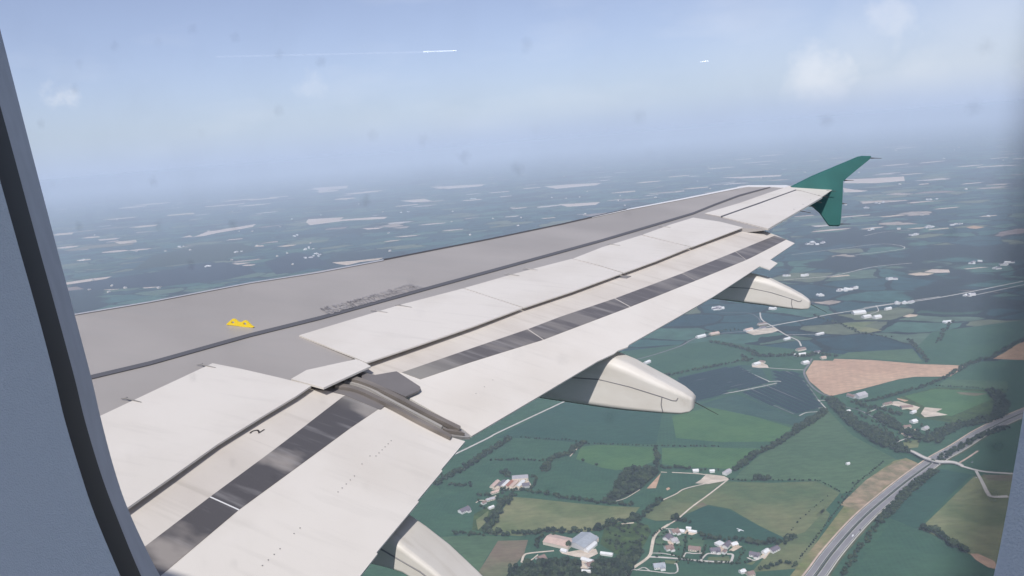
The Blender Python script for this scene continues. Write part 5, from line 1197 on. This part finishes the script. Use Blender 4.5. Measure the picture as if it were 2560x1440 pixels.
# distant farmsteads: small plain gabled buildings
FARM = [(1800, 773, 7, 30, 5, 'the hamlet under the outer fairing'), (1935, 773, 2, 10, 2, 'the paddock under the outer fairing'), (2030, 610, 7, 34, 7, 'the hamlet right of the flap end'), (2055, 607, 3, 8, 3, 'the hamlet right of the flap end'),
 (2180, 575, 3, 16, 3, 'the hamlet below the wingtip fence'), (2330, 568, 6, 34, 4, 'the far village beside the orange field'), (2390, 562, 6, 26, 3, 'the far village beside the orange field'), (2280, 588, 4, 26, 3, 'the hamlet left of the orange field'),
 (1965, 692, 3, 16, 3, 'the farm above the outer fairing'), (2015, 690, 3, 14, 2, 'the farm above the outer fairing'), (2230, 699, 4, 26, 3, 'the farm below the two far pale fields'), (2490, 672, 3, 16, 3, 'the far village on the right'), (2520, 660, 6, 60, 7, 'the far village on the right'), (2440, 657, 5, 30, 4, 'the far village on the right'),
 (2110, 727, 5, 30, 3, 'the farm right of the outer fairing tip'), (2140, 721, 3, 14, 2, 'the farm right of the outer fairing tip'), (2420, 740, 4, 26, 2, 'the farm on the far right road'), (2050, 740, 2, 10, 2, 'the farm right of the outer fairing tip'), (2260, 760, 6, 40, 4, 'the houses on the far road'), (2370, 808, 3, 12, 2, 'the lone far farm on the right'),
 (780, 640, 10, 40, 14, 'the village behind the wing leading edge'), (770, 622, 6, 30, 6, 'the village behind the wing leading edge'), (455, 618, 5, 20, 3, 'the hamlet above the large dark wood'), (210, 651, 5, 22, 4, 'the hamlet beside the window frame'), (520, 667, 3, 12, 2, 'the farm on the edge of the large dark wood'), (600, 630, 4, 26, 3, 'the farms above the large dark wood'), (740, 590, 4, 20, 4, 'the farms above the large dark wood'),
 (1330, 590, 1, 5, 1, 'nothing'), (2170, 520, 4, 24, 3, 'the hamlet right of the wingtip fence'), (2330, 500, 4, 24, 3, 'the far hamlet right of the wingtip'), (2200, 508, 3, 20, 3, 'the hamlet right of the wingtip fence'), (1010, 530, 3, 26, 3, 'the far farms beyond the wing'), (1180, 497, 3, 26, 3, 'the far farms beyond the wing'), (1640, 822, 1, 4, 1, 'nothing')]
for (x, y, n, w, h, lb) in FARM:
    if lb == 'nothing': continue
    for i in range(n):
        px = x+random.uniform(-w, w)*.5; py = y-.085*(px-x)+random.uniform(-h, h)*.5; g = G(px, py); g[2] += 1.0
        building('farm_building', g, random.uniform(0, 3.1), random.uniform(14, 26), random.uniform(9, 14), random.uniform(4, 6), random.choice(['white', 'white', 'pale', 'grey']), 'white', 'small white distant building of '+lb, 'building', group='distant buildings of '+lb, simple=True)
def wing_y(x): return float(np.interp(x, [0, 200, 640, 1290, 1850, 2080], [820, 775, 700, 583, 462, 470]))
nf = 0
while nf < 80:
    x = random.uniform(150, 2520); y = 350-.0818*(x-1280)+random.uniform(75, 330)
    if y > wing_y(x)-6 and x < 2110: continue
    if x > 2110 and y > 640: continue
    g = G(x, y); g[2] += 1; dd = np.linalg.norm(g); k_ = max(1.0, dd/11000); nf += 1
    side = 'beyond the wing' if x < 2090 else 'right of the wingtip fence'
    building('farm_building', g, random.uniform(0, 3.1), random.uniform(14, 22)*k_, random.uniform(12, 18)*k_**.5, random.uniform(5, 8), random.choice(['white', 'pale', 'grey']), 'cream', 'tiny white farm building alone in the far hazy fields '+side, 'building', group='lone far farm buildings '+side, simple=True)
# ---- solar farm: long tilted tables of panels
M_pv = mat('solar_glass', (.014, .036, .042), .6, spec=.15, var=.2, vscale=.3); M_post = mat('steel_post', (.4, .4, .42), .5, metal=.6)
def solar(poly_px, dir_px, pitch, lb, grp):
    P = [G(*p) for p in poly_px]; poly = [(p[0], p[1]) for p in P]
    a = G(*dir_px[0]); b = G(*dir_px[1]); d = (b-a)[:2]; d /= np.linalg.norm(d); nn = np.array([-d[1], d[0]])
    c = np.mean(np.array(poly), axis=0); pr = [np.dot(np.array(q)-c, nn) for q in poly]; rows = 0
    s_ = min(pr)+pitch*.5
    while s_ < max(pr):
        ts = []; o = c+nn*s_
        for i in range(len(poly)):
            A = np.array(poly[i]); B = np.array(poly[i-1]); e1 = np.dot(A-o, nn); e2 = np.dot(B-o, nn)
            if e1*e2 < 0: Q = A+(B-A)*(e1/(e1-e2)); ts.append(np.dot(Q-o, d))
        ts.sort()
        for t0_, t1_ in zip(ts[::2], ts[1::2]):
            if t1_-t0_ < 20: continue
            t0_ += 5; t1_ -= 5; m_ = o+d*(t0_+t1_)/2; L = t1_-t0_; ang = math.atan2(d[1], d[0])
            e = empty('solar_panel_row', (m_[0], m_[1], gz(*m_)+.7), ang); tag(e, lb, 'solar panels', grp); rows += 1
            mb = MB(); w = pitch*.30; mb.slab([(-L/2, -w, .9), (L/2, -w, .9), (L/2, w, 2.6), (-L/2, w, 2.6)], np.array([0, -.85, w])/math.hypot(.85, w), .1); mb.build('panel_table', M_pv, e)
            mb = MB(); k = max(2, int(L/40))
            for i in range(k): x = -L/2+L*(i+.5)/k; mb.box(x-.1, x+.1, w*.3-.1, w*.3+.1, -.5, 1.95)
            mb.build('post', M_post, e)
        s_ += pitch
    return rows
solar([(1650, 985), (1700, 945), (1848, 914), (1882, 934), (1925, 956), (1830, 978), (1735, 1006), (1680, 1010)], ((1660, 1000), (1900, 940)), 17, 'dark blue row of solar panels in the block behind the middle fairing', 'solar panel rows left of the service track')
solar([(1945, 962), (1930, 928), (1990, 930), (2012, 952), (2042, 1000), (2060, 1020), (1998, 1036), (1905, 1006), (1855, 980)], ((1870, 975), (2000, 1035)), 17, 'dark blue row of solar panels in the block right of the pale service track', 'solar panel rows right of the service track')
# ---- light aircraft flying low over the village
g = G(1850, 1326, 150); la = empty('light_aircraft', tuple(g), math.radians(40)); tag(la, 'small white high-wing light aircraft flying over the green field above the village', 'light aircraft')
M_wh = mat('aircraft_white', (.85, .85, .84), .4)
mb = MB(); Rr = [(-3.9, .12, .12, .35), (-2.5, .25, .3, .3), (-.8, .5, .6, .15), (.8, .58, .68, .1), (2.2, .5, .5, 0), (3.1, .28, .3, -.05)]
V = []; F = []
for (x, a, b, zc) in Rr:
    for k in range(10): t_ = 2*math.pi*k/10; V.append((x, a*math.cos(t_), zc+b*math.sin(t_)))
for i in range(5):
    for k in range(10): q = i*10+k; q2 = i*10+(k+1) % 10; F.append((q, q2, q2+10, q+10))
F += [tuple(range(10))[::-1], tuple(range(50, 60))]
mesh_obj('fuselage', V, F, M_wh, la, True)
mb = MB(); mb.slab([(1.2, -5.5, .8), (1.5, 0, .8), (1.2, 5.5, .8), (.1, 5.5, .8), (-.1, 0, .8), (.1, -5.5, .8)], (0, 0, 1), .16); mb.build('wing', M_wh, la)
mb = MB(); mb.slab([(-3.0, -1.7, .4), (-2.9, 0, .4), (-3.0, 1.7, .4), (-3.8, 1.7, .4), (-3.9, -1.7, .4)], (0, 0, 1), .08); mb.build('tailplane', M_wh, la)
mb = MB(); mb.slab([(-2.7, .04, .5), (-3.5, .04, 1.8), (-4.1, .04, 1.8), (-4.0, .04, .4)], (0, 1, 0), .08); mb.build('fin', M_wh, la)
mb = MB(); mb.box(3.12, 3.18, -.08, .08, -.9, .9); mb.build('propeller', M_black, la)
for y in (-1.1, 1.1, 0):
    mb = MB(); mb.tube((0.1 if y else 2.3, y*.3, -.4), (0.1 if y else 2.3, y, -1.0), .05, .05, 5); mb.tube((.1 if y else 2.3, y-.1, -1.1), (.1 if y else 2.3, y+.1, -1.1), .22, .22, 10); mb.build('wheel', M_black, la)
# ---- vehicles on the motorway
def car(p, fwd, body, lb, cat='car', L=4.4, H=1.45):
    a = G(*p); b = G(*fwd); d = b-a; e = empty('car' if cat == 'car' else 'van', (a[0], a[1], gz(a[0], a[1])+1.03), math.atan2(d[1], d[0])); tag(e, lb, cat)
    mb = MB(); h = H*.55
    prof = [(-L/2, .35), (-L/2, h), (-L*.42, h+.05), (L*.28, h), (L/2, h*.8), (L/2, .35)]
    mb.slab([(x, -.88, z) for x, z in prof], (0, -1, 0), 1.76); mb.build('body', body, e)
    prof = [(-L*.42, h+.05), (-L*.32, H), (L*.08, H), (L*.26, h+.02)] if cat == 'car' else [(-L*.5, h), (-L*.5, H), (L*.22, H), (L*.38, h)]
    mb = MB(); mb.slab([(x, -.76, z) for x, z in prof], (0, -1, 0), 1.52); mb.build('cabin', M_win if cat == 'car' else body, e)
    for x in (-L*.3, L*.3):
        for y in (-.8, .8):
            mb = MB(); mb.tube((x, y-.12, .33), (x, y+.12, .33), .33, .33, 10); mb.build('wheel', M_black, e)
bw = mat('car_white', (.8, .8, .8), .3); bd = mat('car_dark', (.03, .03, .035), .3); br_ = mat('car_silver', (.45, .46, .48), .3, metal=.3)
car((2132, 1342), (2128, 1347), bw, 'white van on the right carriageway of the motorway', 'van', 5.4, 2.2)
car((2150, 1327), (2146, 1332), bd, 'dark car just ahead of the white van on the motorway')
car((2440, 1195), (2443, 1200), bw, 'white car parked beside the fork right of the bridge')
car((2430, 1157), (2433, 1156), bw, 'white car standing near the verge track past the bridge')
# ---- contrails of distant jets
def contrail(p0, p1, dist, r0_, r1_, lb, dens_):
    m = bpy.data.materials.new('contrail_vapour'); m.use_nodes = True; nt = m.node_tree; n = nt.nodes; l = nt.links; n.clear()
    out = n.new('ShaderNodeOutputMaterial'); tr = n.new('ShaderNodeBsdfTransparent'); df = n.new('ShaderNodeBsdfTranslucent'); df.inputs[0].default_value = (1, 1, 1, 1); d2 = n.new('ShaderNodeBsdfDiffuse'); d2.inputs[0].default_value = (1, 1, 1, 1)
    ms = n.new('ShaderNodeAddShader'); l.new(df.outputs[0], ms.inputs[0]); l.new(d2.outputs[0], ms.inputs[1])
    lw = n.new('ShaderNodeLayerWeight'); lw.inputs[0].default_value = .3; t = n.new('ShaderNodeTexCoord'); nz = n.new('ShaderNodeTexNoise'); nz.inputs['Scale'].default_value = .0006; nz.inputs['Detail'].default_value = 4
    l.new(t.outputs['Object'], nz.inputs['Vector']); mr = n.new('ShaderNodeMapRange'); mr.inputs[1].default_value = .3; mr.inputs[2].default_value = .7; mr.inputs[3].default_value = dens_*.4; mr.inputs[4].default_value = dens_; l.new(nz.outputs[0], mr.inputs[0])
    mx = n.new('ShaderNodeMixShader'); l.new(mr.outputs[0], mx.inputs[0]); l.new(tr.outputs[0], mx.inputs[1]); l.new(ms.outputs[0], mx.inputs[2]); l.new(mx.outputs[0], out.inputs[0])
    a = ray_w(*p0)*dist; b = ray_w(*p1)*dist; mb = MB(); K = 24; pts = [a+(b-a)*k/K for k in range(K+1)]
    for k in range(K): mb.tube(pts[k]-a, pts[k+1]-a, r0_+(r1_-r0_)*k/K, r0_+(r1_-r0_)*(k+1)/K, 8)
    o = mb.build('contrail', m, smooth=True); o.location = a; return tag(o, lb, 'contrail')
contrail((540, 142), (1060, 130), 60000, 55, 50, 'long faint thin contrail across the upper sky', .045)
contrail((1058, 129.5), (1142, 126.5), 60000, 45, 30, 'short bright contrail at the head of the long faint one', .38)
contrail((1750, 155), (1771, 152), 60000, 20, 38, 'tiny bright contrail alone in the upper right sky', .34)
# ---- trees (placed last, kept off the buildings)
CAND = [c for c in CAND if clearof(c[1], KEEPOUT, 13 if c[2] > .6 else 9)]
CAND.sort(key=lambda c: c[0]/c[2])
for i, (dist, p, s_, txt) in enumerate(CAND[:300]):
    cme, tme, sme = random.choice(protos); big = i < 110
    o = bpy.data.objects.new('tree', None if big else sme); C.objects.link(o)
    o.location = (p[0], p[1], p[2]+.6); o.rotation_euler = (0, 0, random.uniform(0, 6.28)); o.scale = (s_*random.uniform(.9, 1.1),)*2+(s_*random.uniform(.85, 1.1),)
    tag(o, 'dark green leafy tree in '+txt, 'tree', 'trees in '+txt)
    if big:
        for nm, me in (('crown', cme), ('trunk', tme)):
            c = bpy.data.objects.new(nm, me); C.objects.link(c); c.parent = o
rest = CAND[300:]
def merge_trees(items, name, lm, lb):
    Vs = []; Fs = []; base = 0
    for (dist, p, s_, txt) in items:
        cv, cf = low[rng.integers(len(low))]; a = rng.uniform(0, 6.28); R2 = np.array([[math.cos(a), -math.sin(a), 0], [math.sin(a), math.cos(a), 0], [0, 0, 1]])
        v = (cv*np.array([s_, s_, s_*rng.uniform(.8, 1.1)]))@R2.T+p+np.array([0, 0, .2]); Vs.append(v); Fs += [tuple(x+base for x in q) for q in cf]; base += len(cv)
    V = np.vstack(Vs); me = bpy.data.meshes.new(name); me.from_pydata(V.tolist(), [], Fs); me.materials.append(lm); o = bpy.data.objects.new(name, me); C.objects.link(o)
    return tag(o, lb, 'trees', None, 'stuff')
print('TREES', len(CAND))
for k in range(3):
    merge_trees(rest[k::3], 'hedgerow_trees', L_mats[k], ['dark green hedgerow trees in rows and woods across the fields', 'mid green hedgerow trees in rows and woods across the fields', 'olive green hedgerow trees in rows and woods across the fields'][k])
# ================================================================== HAZE
hm = bpy.data.materials.new('haze_air'); hm.use_nodes = True; nt = hm.node_tree; n = nt.nodes; n.clear()
out = n.new('ShaderNodeOutputMaterial'); pv = n.new('ShaderNodeVolumePrincipled')
pv.inputs['Color'].default_value = (.75, .85, 1.0, 1); pv.inputs['Density'].default_value = 8.5e-5; pv.inputs['Anisotropy'].default_value = -0.2
nt.links.new(pv.outputs[0], out.inputs['Volume'])
zb = gz(125000, 0)-2; mb = MB(); mb.box(-126000, 126000, -126000, 126000, zb, 6.0)
tag(mb.build('haze', hm), 'pale blue summer haze over the farmland', 'haze', None, 'stuff')
